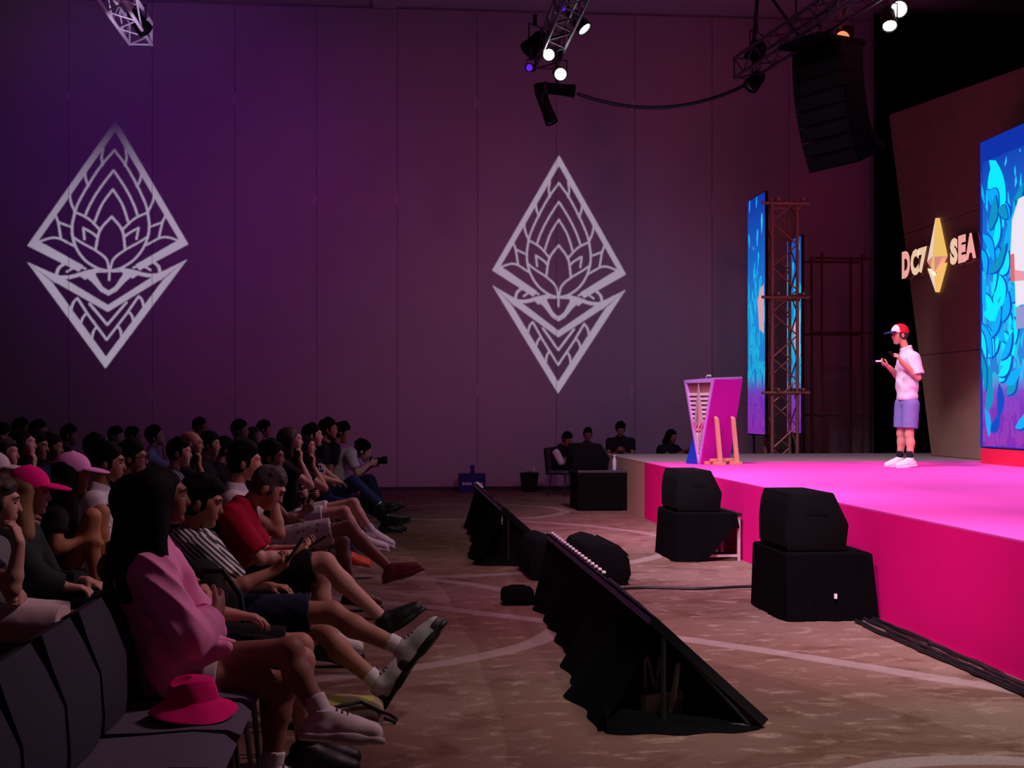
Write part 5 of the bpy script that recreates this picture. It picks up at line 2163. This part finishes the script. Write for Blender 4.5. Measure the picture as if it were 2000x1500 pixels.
# woman in the oversized pink shirt
J = seated(A(318, 974, 5.3), HX, (.12, .02, 0), width=.92)
J.update(shR=A(292, 1112, 5.14), elR=A(372, 1248, 5.06), wrR=A(418, 1196, 5.22), shL=A(318, 1096, 5.46), elL=A(402, 1232, 5.52), wrL=A(392, 1205, 5.24),
         knL=A(566, 1272, 5.22), anL=A(632, 1402, 5.14), toeL=(1, 0, -.08), knR=A(556, 1338, 5.30), anR=A(528, 1512, 5.26),
         handR=dict(d=(.3, 1, .35), n=(-1, 0, 0), s=(0, 0, 1), curl=.4), handL=dict(hide=True))
hd = J['head']
W1 = Person('woman with long black hair and an oversized pink shirt, legs crossed, in the front row', J, dict(
    skin=SKIN_C, hair='long', hair_len=.36, head_scale=.90, fem=True, shirt=C_PINK, loose=.036, sleeve=1.78, wrinkle=.0075, bottom=cloth('white_shorts', (.55, .50, .52)), bottom_len=.42, bottom_loose=.02,
    shoe=S_WHITE, sole=mat('sole_cream', (.50, .46, .44), .6), sock=SOCK_W, laces=mat('lace_dark', (.05, .03, .03), .7), build=.92, arm=.88, leg=.96, collar=.02,
    shirt_extra=[(A(330, 1290, 5.14), A(440, 1268, 5.14), .07, .03), (A(345, 1270, 5.34), A(452, 1262, 5.34), .08, .035), (A(300, 1270, 5.12), A(325, 1345, 5.10), .06, .035)],
    hair_extra=[(A(290, 960, 5.24), A(268, 1090, 5.18), .085, .085), (A(268, 1090, 5.18), A(258, 1185, 5.22), .085, .06), (A(308, 970, 5.20), A(306, 1090, 5.14), .03, .045), (A(265, 1000, 5.36), A(232, 1170, 5.34), .08, .07)]), FINE)
chair_for(J, 'grey conference chair under the woman in pink', 'rows of grey conference chairs')
em = empty('earring', tuple(J['head'] + rot_head(*J['look']) @ V3(.004, -.078, -.045)))
bm = bmesh.new()
bmesh.ops.create_icosphere(bm, subdivisions=2, radius=.005)
fin('earring', bm, mat('silver', (.8, .8, .8), .2, .9), em, smooth=True)
bm = bmesh.new()
tube(bm, [(.009 * math.cos(t), 0, -.010 + .009 * math.sin(t)) for t in np.linspace(0, 2 * PI, 13)], .0016, 5, cap=False)
fin('hoop', bm, mat('silver', (.8, .8, .8), .2, .9), em, smooth=True)

wear(W1, em)

# man in maroon, mostly behind her
J = seated(A(268, 992, 5.82), -.86, (.1, .05, 0))
J.update(elR=A(372, 1190, 5.60), wrR=A(462, 1202, 5.66), elL=A(352, 1130, 6.02), wrL=A(396, 1150, 5.72),
         handR=dict(d=(1, .1, -.12), n=(0, 0, -1), s=(0, 1, 0), curl=.45), handL=dict(d=(.55, -.8, -.35), n=(-.6, 0, -.6), s=(.5, 0, .8), curl=.5),
         knR=A(588, 1290, 5.70), knL=A(586, 1262, 5.92), anR=A(600, 1470, 5.66), anL=A(606, 1450, 5.92))
W2 = Person('man in a maroon tee and black shorts seated behind the woman in pink', J, base_look(skin=SKIN_A, shirt=C_MAROON, sleeve=.75, bottom_len=.86, sock=SOCK_B), FINE)
chair_for(J)
bm = bmesh.new()
wt = empty('wristwatch', tuple(J['wrL']))
dv = unit(J['wrL'] - J['elL'])
lathe(bm, [(.0275, -.009), (.031, -.007), (.031, .007), (.0275, .009)], 18, aim((0, 0, 0), dv))
fin('wristwatch', bm, PLASTIC, wt, smooth=True)
bm = bmesh.new()
lathe(bm, [(.017, 0), (.018, .006), (.001, .007)], 14, aim((0, 0, .03), (0, 0, 1)))
fin('watch_dial', bm, glossy, wt, smooth=True)
wear(W2, wt)

# man in the striped shirt
stripe = stripe_material('green_white_stripe', (.62, .60, .58), (.035, .055, .045), (.66, .12, .74), 50, .5)
J = seated(A(392, 984, 6.78), -.84, (.0, .22, 0))
J.update(shR=A(392, 1078, 6.60), shL=A(398, 1062, 6.95), elR=A(452, 1152, 6.52), wrR=A(530, 1118, 6.62), elL=A(470, 1150, 7.02), wrL=A(528, 1146, 6.84),
         handR=dict(d=(.75, .15, .55), n=(-.4, .5, .5), s=(-.3, .7, .5), curl=.75), handL=dict(d=(.9, -.4, 0), n=(0, 0, -1), s=(0, -1, 0), curl=.5),
         knR=A(648, 1196, 6.68), anR=A(790, 1268, 6.60), toeR=(.62, 0, .78), knL=A(630, 1232, 6.88), anL=A(744, 1338, 6.82), toeL=(.50, .1, .80))
Person('man in a green and white striped shirt holding a phone, legs stretched out', J, base_look(
    skin=SKIN_B, hair='quiff', hair_vol=1.25, shirt=stripe, sleeve=.82, loose=.024, wrinkle=.003, bottom=C_NAVY, bottom_len=.80, bottom_loose=.022, shoe=mat('sneaker_grey_white', (.48, .44, .44), .5, noise=.15, nscale=25), accent=mat('sneaker_dark_panel', (.05, .035, .04), .6),
    sole=S_BLACK, sock=SOCK_W, laces=mat('lace_dark', (.05, .03, .03), .7)), FINE)
chair_for(J)
phone(J['wrR'] + V3(.115, .03, .105), (.55, .1, .82), (-.8, .1, .5), 'dark smartphone in the striped-shirt man\'s hand')

# man in the red polo, head bent over his phone
J = seated(A(522, 954, 8.0), HX, (.05, .62, 0))
J.update(neck=A(478, 986, 8.0), chest=A(468, 1030, 8.0), shR=A(452, 1010, 7.82), shL=A(462, 1002, 8.18), elR=A(508, 1092, 7.78), wrR=A(572, 1082, 7.88), elL=A(520, 1080, 8.22), wrL=A(580, 1072, 8.06),
         handR=dict(d=(.9, .2, .3), n=(-.3, .4, .8), s=(0, .8, .5), curl=.7), handL=dict(d=(.9, -.2, .25), n=(0, -.3, .8), s=(0, -.8, .5), curl=.6),
         knR=A(636, 1098, 7.90), anR=A(752, 1212, 7.84), toeR=(.80, 0, .55), knL=A(628, 1122, 8.12), anL=A(640, 1262, 8.1))
Person('grey-haired man in a red polo bent over his phone', J, base_look(
    skin=SKIN_D, hair='short', hair_vol=.7, hair_mat=H_GREY, shirt=C_RED, sleeve=.85, loose=.022, bottom=C_BLACK, bottom_len=.86, bottom_loose=.03, shoe=S_BLACK, no_shoeL=False), FINE)
chair_for(J)
phone(J['wrR'] + V3(.13, .06, .06), (.85, .1, .5), (-.5, 0, .85), 'smartphone in the red-polo man\'s hands')

# dark-haired man behind the red polo, chin on his hand
J = seated(A(478, 905, 8.75), -.90, (.05, .05, 0), arms='chin')
J.update(elR=A(545, 1042, 8.55), wrR=A(532, 962, 8.60))
Person('dark-haired man in a white tee, elbow raised, behind the red polo', J, base_look(skin=SKIN_A, hair_vol=1.35, shirt=C_WHITE, bottom=C_DENIM, bottom_len=.8, shoe=S_WHITE), MID)
chair_for(J)

# man in printed pale shorts
printed = spot_material('printed_shorts', (.58, .50, .52), (.16, .05, .08), 26, .60)
J = seated(A(528, 895, 10.3), -.92, (0, .1, 0))
J.update(elR=A(560, 1015, 10.08), wrR=A(592, 1003, 10.14), handR=dict(d=(.7, .1, .6), n=(-.4, .6, 0), s=(0, .3, 1), curl=.8),
         knR=A(682, 1030, 10.2), anR=A(764, 1112, 10.1), toeR=(.85, 0, .28), knL=A(668, 1056, 10.38), anL=A(690, 1160, 10.35))
Person('man in printed pale shorts and brown loafers with crossed legs', J, base_look(skin=SKIN_C, shirt=C_BLACK, sleeve=.6, bottom=printed, bottom_len=.78, bottom_loose=.03, shoe=S_BROWN), MID)
chair_for(J)

# long-haired man
J = seated(A(568, 862, 12.5), -.93, (0, .0, 0), arms='chin', legs='crossed')
J.update(knR=A(672, 1000, 12.4), anR=A(712, 1056, 12.35), knL=A(690, 984, 12.5), anL=A(728, 1042, 12.42), toeL=(.95, 0, -.3), toeR=(1, 0, -.1))
Person('long-haired man in black tee and white shorts, hand at his chin', J, base_look(skin=SKIN_D, hair='long', hair_len=.38, hair_mat=H_BROWN, shirt=C_BLACK, bottom=C_WHITE, bottom_len=.6, shoe=S_WHITE, sock=SOCK_W, beard=True), MID)
chair_for(J)
J = seated(A(597, 874, 13.3), -.92, (-.2, .0, 0), arms='chin')
Person('small woman peeking past the long-haired man, hand at her mouth', J, base_look(skin=SKIN_A, fem=True, hair='long', hair_len=.25, head_scale=.92, bottom=C_JEANS, bottom_len=1.85, shoe=mat('shoe_orange', (.8, .08, .03), .5), sole=S_WHITE), MID)
chair_for(J)
# man in black tee with white print
J = seated(A(610, 852, 14.4), -.72, (0, .0, 0), legs='crossed')
J.update(wrR=A(655, 940, 14.2), elR=A(622, 932, 14.15), knL=A(690, 942, 14.4), anL=A(745, 990, 14.3), toeL=(.8, 0, .3), anR=A(758, 1010, 14.5), toeR=(.95, 0, .15))
W3 = Person('man in a black tee with white chest print and navy trousers', J, base_look(skin=SKIN_D, hair_vol=.8, shirt=C_BLACK, bottom=C_JEANS, bottom_len=1.9, shoe=S_BLACK, sock=SOCK_W), MID)
chair_for(J)
pr_ = empty('chest_print', tuple(J['chest'] + V3(.090, -.125, .05)))
rr_ = random.Random(3)
bm = bmesh.new()
for i in range(9):
    x, z = (i % 3) * .035 + .01 * (i // 3), -.045 * (i // 3)
    bx(bm, (x, -.004, z), (x + rr_.uniform(.012, .026), .004, z + rr_.uniform(.015, .035)))
bmesh.ops.rotate(bm, cent=(0, 0, 0), matrix=Matrix.Rotation(math.radians(55), 3, 'Z'), verts=list(bm.verts))
fin('chest_print', bm, C_WHITE, pr_)
wear(W3, pr_)
for px, py, Y, nm, sk, bd in ((641, 840, 15.5, 'bearded man in black near the end of the front row', SKIN_B, True), (667, 846, 16.1, 'man with bowed head in black at the end of the front row', SKIN_B, False)):
    J = seated(A(px, py, Y), -.93, (0, .35 if not bd else .05, 0))
    Person(nm, J, base_look(skin=sk, hair_vol=.6, beard=bd, bottom=C_JEANS, bottom_len=1.85), FAR)
    chair_for(J)
# crouching photographer
J = seated(A(708, 882, 16.9), None, (0, .35, 0))
hp = A(652, 952, 16.9)
hp[2] = .56
J = seated(A(708, 882, 16.9), hp[0], (0, .35, 0))
J.update(neck=A(690, 884, 16.9), chest=A(672, 894, 16.9), shR=A(684, 890, 16.7), shL=A(688, 886, 17.1), elR=A(698, 925, 16.66), wrR=A(722, 906, 16.75), elL=A(706, 922, 17.1), wrL=A(728, 908, 16.95),
         handR=dict(d=(.9, .3, .2), n=(0, .8, .2), s=(0, 0, 1), curl=.8), handL=dict(d=(.9, -.3, .2), n=(0, -.8, .2), s=(0, 0, 1), curl=.8),
         knR=A(718, 938, 16.78), knL=A(722, 938, 17.0), anR=A(752, 988, 16.8), anL=A(760, 982, 17.05), toeR=(1, 0, -.1), toeL=(1, 0, -.1))
J['anR'][2] = J['anL'][2] = .09
Person('photographer in a white tee leaning forward behind his camera', J, base_look(skin=SKIN_D, hair_vol=1.1, hair='curly', shirt=C_WHITE, bottom=C_NAVY, bottom_len=1.85, sleeve=.7), .011)
chair_for(J)
cm = empty('photo_camera', tuple(A(730, 900, 16.85)), math.radians(-8), 'black camera with long lens in the photographer\'s hands', 'camera')
box_obj('camera_body', (-.05, -.07, -.05), (.02, .07, .05), PLASTIC, cm, bevel=.01)
bm = bmesh.new()
lathe(bm, [(.04, 0), (.042, .08), (.05, .10), (.05, .15), (.044, .15), (.04, .13)], 18, aim((.02, 0, 0), (1, 0, .08)))
fin('lens_barrel', bm, PLASTIC, cm, smooth=True)
bm = bmesh.new()
lathe(bm, [(.040, 0), (.03, .004), (.001, .006)], 18, aim((.155, 0, .011), (1, 0, .08)))
fin('lens_glass', bm, mat('coated_glass', (.25, .35, .38), .1, spec=.8), cm, smooth=True)

# ------------------------------------------------------------------ audience, second row (nearest seats)
J = seated(A(-6, 985, 6.55), -1.86, (.15, .1, 0), arms='chin')
J.update(elR=A(24, 1150, 6.30), wrR=A(38, 1062, 6.32), handR=dict(d=(-.35, .35, 1), n=(-1, .3, 0), s=(-.2, 1, .2), curl=.55), knR=A(132, 1225, 6.4), knL=A(140, 1215, 6.72))
Person('man at the left edge in a pale tee and white shorts, hand at his mouth', J, base_look(skin=SKIN_D, shirt=C_GREY, sleeve=.6, bottom=C_BEIGE, bottom_len=.95, bottom_loose=.03, hair_mat=H_BROWN, shoe=S_WHITE), FINE)
chair_for(J)
pinkcap = cloth('hot_pink_cap', (.80, .006, .22))
lilaccap = cloth('lilac_cap', (.72, .28, .58))
J = seated(A(58, 964, 7.05), -1.88, (.0, .10, 0))
J.update(elR=A(78, 1130, 6.85), wrR=A(128, 1146, 6.9), handR=dict(d=(1, .15, -.08), n=(0, 0, -1), s=(0, 1, 0), curl=.4))
hd = J['head']
Person('blond woman in a hot pink cap and dark green jacket', J, base_look(skin=SKIN_D, fem=True, hair='long', hair_len=.30, hair_mat=H_BLOND, shirt=C_DGREEN, sleeve=1.85, loose=.024, top_name='jacket', cap=pinkcap, head_scale=.95,
       hair_extra=[(hd + V3(-.02, -.06, -.05), hd + V3(.0, -.09, -.20), .05, .05)], bottom_len=1.85), FINE)
chair_for(J)
J = seated(A(143, 930, 8.05), -1.90, (.0, .10, 0))
hd = J['head']
J.update(hip=J['hip'] + V3(.02, 0, .02), knR=A(172, 1028, 7.92), knL=A(188, 1022, 8.22), anR=A(178, 1175, 7.92), anL=A(190, 1165, 8.2), wrR=A(150, 1060, 7.86), wrL=A(165, 1040, 8.1), elR=A(112, 1070, 7.80), elL=A(140, 1080, 8.3),
         handR=dict(d=(.8, .4, .2), n=(0, 0, -1), s=(0, 1, 0), curl=.4))
for sd in 'LR':
    J['kn' + sd] = J['hj' + sd] + unit(J['kn' + sd] - J['hj' + sd]) * .43
    J['an' + sd] = J['kn' + sd] + V3(.03, 0, -.40)
Person('woman in a lilac cap with her bare knees drawn up', J, base_look(skin=(.42, .19, .09), fem=True, hair='long', hair_len=.34, cap=lilaccap, head_scale=.95, hair_extra=[(hd + V3(-.02, -.06, -.05), hd + V3(-.01, -.09, -.28), .06, .06)], bottom_len=.3, leg=.9), .0075)
chair_for(J)
J = seated(A(212, 907, 8.95), -1.93, (0, .08, 0))
W4 = Person('man in a white tee with a dark lanyard in the second row', J, base_look(skin=SKIN_B, hair_vol=1.1, shirt=C_WHITE, sleeve=.65), .0075)
chair_for(J)
ly = empty('lanyard', tuple(J['hip']))
lanyard = tube_obj('lanyard', [tuple(J['neck'] + V3(-.03, -.06, .03)), tuple(J['chest'] + V3(.105, -.105, .07)), tuple(J['chest'] + V3(.145, -.05, -.05))], .006, PLASTIC)
lanyard.data.transform(Matrix.Translation(tuple(-J['hip'])))
lanyard.parent = ly
wear(W4, ly)

# ------------------------------------------------------------------ the rest of the rows
REST = [
    # px, py, Y, pose arms, look, label, look dict
    (258, 897, 9.8, 'chin', (0, .05, 0), 'man with dark-framed glasses resting his fist at his cheek', dict(skin=SKIN_B, glasses=True)),
    (350, 886, 11.9, 'lap', (0, .05, 0), 'young man in a grey tee behind the glasses wearer', dict(skin=SKIN_D, shirt=C_GREY, hair_vol=.8)),
    (374, 869, 12.6, 'chin', (0, .08, 0), 'bald man with his hand over his mouth', dict(skin=SKIN_B, hair='bald', beard=True)),
    (409, 870, 13.7, 'lap', (0, .05, 0), 'man with short dark hair to the right of the bald man', dict(skin=SKIN_B, hair_vol=.8)),
    (438, 880, 14.6, 'lap', (.5, .1, 0), 'person turned away with a black mop of hair in the second row', dict(skin=SKIN_B, hair_vol=1.4)),
    (497, 853, 18.0, 'lap', (-.2, 0, 0), 'pale-faced woman with brown hair far down the second row', dict(skin=SKIN_D, fem=True, hair='long', hair_len=.2, hair_mat=H_BROWN)),
    (469, 842, 16.9, 'lap', (-.1, 0, 0), 'man with thick black hair left of the pale-faced woman', dict(skin=SKIN_B, hair_vol=1.2)),
    (516, 840, 19.4, 'lap', (0, .1, 0), 'dark-haired man with lowered gaze right of the pale-faced woman', dict(skin=SKIN_B)),
    (303, 853, 16.2, 'chin', (0, -.12, .15), 'man in a white and blue shirt leaning his head on his hand', dict(skin=SKIN_D, shirt=cloth('white_blue_shirt', (.34, .36, .50)), sleeve=1.5)),
    (391, 834, 19.8, 'lap', (.1, 0, 0), 'lone dark head furthest back above the bald man', dict(skin=SKIN_C)),
    (186, 876, 12.9, 'lap', (.2, .1, 0), 'dark-haired person half hidden behind the lilac cap', dict(skin=SKIN_C)),
    (100, 877, 12.5, 'lap', (-.05, .05, 0), 'bearded man in a dark blue jacket at the left', dict(skin=SKIN_C, beard=True, shirt=C_NAVY, sleeve=1.9, beard_mat=H_GREY)),
    (70, 874, 11.8, 'lap', (-.1, .1, 0), 'man in a navy top between the woman in blue and the bearded man', dict(skin=SKIN_C, shirt=C_NAVY, sleeve=1.9)),
    (44, 870, 11.2, 'chin', (0, -.05, 0), 'woman in a bright blue jacket, fingers at her chin', dict(skin=SKIN_D, fem=True, hair='long', hair_len=.22, shirt=C_BLUE, sleeve=1.9)),
    (8, 888, 10.5, 'lap', (0, 0, 0), 'man in profile above the white cap at the left edge', dict(skin=SKIN_D, hair_mat=H_BROWN, hair_vol=.7)),
    (-12, 926, 9.0, 'lap', (0, .05, 0), 'person in a white cap cut off by the left edge', dict(skin=SKIN_D, cap=cloth('white_cap', (.62, .56, .58)))),
    (136, 852, 16.6, 'lap', (0, .08, 0), 'man in sharp profile standing out against the wall at the left', dict(skin=SKIN_B)),
    (75, 846, 15.2, 'lap', (-.3, .05, 0), 'man in glasses in the back rows at the left', dict(skin=SKIN_C, glasses=True)),
    (42, 838, 17.8, 'lap', (.2, 0, 0), 'dark head highest at the far left', dict(skin=SKIN_C)),
    (226, 853, 18.7, 'lap', (-.05, .15, 0), 'young man in the back rows left of the teal shirt', dict(skin=SKIN_D)),
    (259, 852, 19.7, 'lap', (.3, .1, 0), 'person in a teal shirt in the back rows', dict(skin=SKIN_C, shirt=cloth('teal_shirt', (.02, .06, .08)))),
    (4, 854, 13.7, 'lap', (.2, .1, 0), 'dark-haired person cut by the left edge in the back rows', dict(skin=SKIN_C)),
]
for px, py, Y, arms, lk, label, kw in REST:
    J = seated(A(px, py, Y), None, lk, arms=arms)
    Person(label, J, base_look(**dict(dict(bottom=C_JEANS, bottom_len=1.85), **kw)), .0105 if Y < 13 else FAR, 'audience in the rows behind')
    chair_for(J)

# ------------------------------------------------------------------ crew at the far stage corner
for px, py, Y, arms, lk, label, kw, ang in [
        (1107, 858, 23.7, 'phone', (0, .6, 0), 'crew member in a black vest with pale sleeve bending forward', dict(skin=SKIN_C, shirt=C_BLACK, sleeve=0.0, build=1.1), -.9),
        (1148, 850, 24.6, 'lap', (-.3, .2, 0), 'crew member seated between the other two behind the far loudspeaker', dict(skin=SKIN_C), -1.3),
        (1212, 840, 23.9, 'phone', (0, .4, 0), 'largest crew member, in dark clothes, at the far stage corner', dict(skin=SKIN_C, build=1.25, hair='curly', hair_vol=1.3), -1.75),
        (1312, 853, 24.3, 'phone', (0, .35, 0), 'crew member with long hair seated alone left of the lectern', dict(skin=SKIN_C, fem=True, hair='long', hair_len=.25), -1.0)]:
    hd = A(px, py, Y)
    hx_ = hd[0] - (.16 if px in (1107, 1212) else -.02)
    J = turn(seated(hd, hx_, lk, arms=arms, width=1.1), ang, hd)
    cp_ = Person(label, J, base_look(**dict(dict(bottom=C_BLACK, bottom_len=1.85), **kw)), FAR, 'stage crew by the end wall')
    chair_for(J)
    if px == 1107:
        for sd in 'LR':
            S = Shape()
            S.cone(J['sh' + sd], J['sh' + sd] + (J['el' + sd] - J['sh' + sd]) * .9, .068, .064, .02)
            cp_.add('pale_sleeve', S, C_WHITE, h=.012)

# ------------------------------------------------------------------ presenter
F = V3(-1, -.12, 0)
pY = 16.9
J = dict(fwd=unit(F), lat=V3(0, 1, 0), look=(PI + .12, .12, 0), head=A(1757, 655, pY), neck=A(1769, 680, pY), chest=A(1771, 712, pY), hip=A(1772, 782, pY),
         shL=A(1784, 699, 16.74), elL=A(1793, 738, 16.70), wrL=A(1760, 706, 16.66), shR=A(1768, 697, 17.08), elR=A(1757, 738, 17.14), wrR=A(1735, 716, 17.0),
         handL=dict(d=(-.55, -.1, .85), n=(-.6, .6, -.3), s=(-.6, .3, .3), curl=.55), handR=dict(d=(-.9, 0, .45), n=(.1, .2, 1), s=(0, -1, .2), curl=.6),
         hjL=A(1779, 790, 16.82), knL=A(1776, 848, 16.80), anL=A(1777, 898, 16.76), hjR=A(1764, 790, 16.98), knR=A(1760, 846, 17.0), anR=A(1757, 894, 17.02), toeL=(-1, -.25, -.12), toeR=(-1, -.2, -.12), hem=(0, 0, .055))
J['anL'][2] = J['anR'][2] = SH + .088
J['base'] = (J['hip'][0], J['hip'][1], SH)
redcap = cloth('red_cap', (.45, .01, .02))
P_ = Person('presenter in white tee, denim shorts and red-white cap speaking on the pink stage', J, base_look(
    skin=SKIN_A, shirt=cloth('presenter_white_tee', (.62, .60, .63)), sleeve=.82, loose=.030, collar_z=.02, arm=1.12, wrinkle=.005, bottom=cloth('presenter_denim', (.15, .15, .36)), bottom_len=.80, bottom_loose=.03, shoe=S_WHITE, sock=SOCK_B, sock_len=.12, cap=redcap,
    cap_brim_mat=cloth('navy_brim', (.02, .025, .09)), hair_mat=H_BROWN, hair_vol=.6), .0075)
R_ = rot_head(*J['look'])
S = Shape()
hh = lambda x, y, z: J['head'] + R_ @ V3(x, y, z)
S.ell(hh(-.012, 0, .051), R_.T, (.118, .097, .104), .01, cuts=[(hh(.03, 0, 0), R_ @ V3(-1, 0, 0)), (hh(-.01, 0, .028), R_ @ V3(.16, 0, -1))])
me = S.mesh('cap_front', .007)
me.transform(Matrix.Translation(tuple(-P_.o)))
link('cap_front', me, cloth('white_cap_front', (.7, .68, .7)), P_.root)
mic = empty('handheld_clicker', tuple(J['wrR'] + V3(-.12, 0, .07)), 0, 'small pale clicker in the presenter\'s hand', 'clicker')
box_obj('clicker_body', (-.05, -.012, -.01), (.04, .012, .012), mat('white_plastic', (.8, .8, .85), .4), mic, bevel=.004)
box_obj('clicker_button', (-.03, -.007, .012), (-.01, .007, .016), PLASTIC, mic)
hm = empty('microphone', tuple(J['wrL'] + V3(-.085, .01, .07)), 0, 'black handheld microphone held by the presenter near his chin', 'microphone')
ax = unit(V3(-.45, .1, .35))
bm = bmesh.new()
lathe(bm, [(.010, -.12), (.013, -.02), (.017, .04)], 12, aim((0, 0, 0), ax))
fin('mic_handle', bm, PLASTIC, hm, smooth=True)
bm = bmesh.new()
lathe(bm, [(.017, .04), (.025, .06), (.024, .08), (.012, .095), (.001, .098)], 14, aim((0, 0, 0), ax))
fin('mic_grille', bm, grille, hm, smooth=True)

# ------------------------------------------------------------------ empty chairs, hat and bags in the foreground
place_chair(-.78, 4.80, 'empty grey chair carrying the pink bucket hat')
place_chair(-.78, 4.32, 'empty grey chair next to the one with the hat, its seat at the lower edge')
place_chair(-.78, 3.84, 'empty grey chair second from the lower left corner')
place_chair(-.78, 3.36, 'empty grey chair cut off at the lower left corner')
hat = empty('bucket_hat', (-.70, 4.78, .47), .2, 'hot pink bucket hat lying on an empty chair', 'hat')
hat.scale = (.9, .9, .95)
hatm = cloth('hot_pink_hat', (.82, .006, .20))
bm = bmesh.new()
n = 40
prof = [(.165, .004), (.172, .012), (.155, .028), (.120, .052), (.103, .066), (.100, .085), (.094, .115), (.080, .138), (.045, .146), (.001, .147)]
rings = []
for r0, z in prof:
    ring = []
    for k in range(n):
        t = 2 * PI * k / n
        wob = 1 + .035 * math.sin(3 * t + 1) * (z < .05) + .03 * math.sin(5 * t + z * 40)
        dz = .012 * math.sin(2 * t + .5) * (z < .05) * (r0 / .17) - .02 * math.exp(-((t - 3.4) / .7) ** 2) * (z > .1)
        ring.append(bm.verts.new((r0 * wob * math.cos(t), r0 * wob * math.sin(t) * 1.05, max(.002, z + dz))))
    rings.append(ring)
for a, b in zip(rings[:4], rings[1:5]):
    for k in range(n):
        bm.faces.new((a[k], a[(k + 1) % n], b[(k + 1) % n], b[k]))
fin('hat_brim', bm, hatm, hat, smooth=True)
bm = bmesh.new()
R2 = []
for ring_i in range(4, len(prof)):
    r0, z = prof[ring_i]
    ring = []
    for k in range(n):
        t = 2 * PI * k / n
        wob = 1 + .03 * math.sin(5 * t + z * 40)
        dz = -.022 * math.exp(-((t - 3.4) / .7) ** 2) * (z > .1)
        ring.append(bm.verts.new((r0 * wob * math.cos(t), r0 * wob * math.sin(t) * 1.05, z + dz)))
    R2.append(ring)
for a, b in zip(R2, R2[1:]):
    for k in range(n):
        bm.faces.new((a[k], a[(k + 1) % n], b[(k + 1) % n], b[k]))
fin('hat_crown', bm, hatm, hat, smooth=True)
bpz = at_z(655, 1420)
pk = empty('drawstring_bag', (bpz.x, bpz.y + .1, 0), .2, 'yellow-green patterned bag lying on the carpet by the feet', 'bag')
S = Shape()
S.ell((0, 0, .06), np.eye(3), (.22, .12, .075), .03)
S.ell((-.10, -.02, .07), np.eye(3), (.12, .11, .07), .04)
S.ell((.14, .01, .05), np.eye(3), (.10, .10, .06), .04)
me = S.mesh('bag_body', .008, .004, cut=[((0, 0, .0), (0, 0, -1))])
link('bag_body', me, spot_material('yellow_green_print', (.42, .42, .10), (.35, .28, .22), 9, .48), pk)
bm = bmesh.new()
tube(bm, [(-.2, -.10, .05), (-.05, -.13, .10), (.1, -.12, .12), (.2, -.08, .06), (.26, -.04, .03), (.29, -.08, .012), (.27, -.13, .01), (.22, -.10, .03)], .009, 6)
fin('bag_strap', bm, PLASTIC, pk, smooth=True)
bz = A(450, 1150, 6.28)
bb = empty('backpack', (-.80, 6.28, .46), 0, 'black backpack with grey panel on the seat beside the striped shirt', 'bag')
S = Shape()
S.cone((-.06, 0, .10), (-.08, 0, .30), .11, .10, .05, V3(0, 1, 0), 1.3, cuts=[((0, 0, 0), (0, 0, -1))])
S.cone((.05, 0, .08), (.04, 0, .2), .07, .06, .04, V3(0, 1, 0), 1.3, cuts=[((0, 0, 0), (0, 0, -1))])
link('bag_body', S.mesh('bag_body', .01, .003), C_BLACK, bb)
bm = bmesh.new()
tube(bm, [(-.05, -.15, .36), (.04, -.16, .36), (.12, -.17, .25), (.14, -.17, .08)], .014, 8)
fin('bag_strap', bm, PLASTIC, bb, smooth=True)
bm = bmesh.new()
bx(bm, (-.08, -.152, .08), (.06, -.140, .26))
fin('grey_panel', bm, C_GREY, bb, bevel=.01)
place_chair(-.78, 6.28, 'grey chair holding the black backpack', 'rows of grey conference chairs')
q = at_z(590, 1500)
tt = empty('tote_bag', (q.x - .02, q.y - .06, 0), .1, 'flat black bag on the carpet at the lower edge', 'bag')
bm = bmesh.new()
bx(bm, (-.13, -.08, 0), (.13, .08, .05))
fin('tote_body', bm, C_BLACK, tt, bevel=.02, seg=3, smooth=True)
bm = bmesh.new()
tube(bm, [(.05, -.05, .05), (.12, -.1, .055), (.16, -.06, .03), (.15, .02, .012)], .007, 6)
fin('tote_handle', bm, C_BLACK, tt, smooth=True)
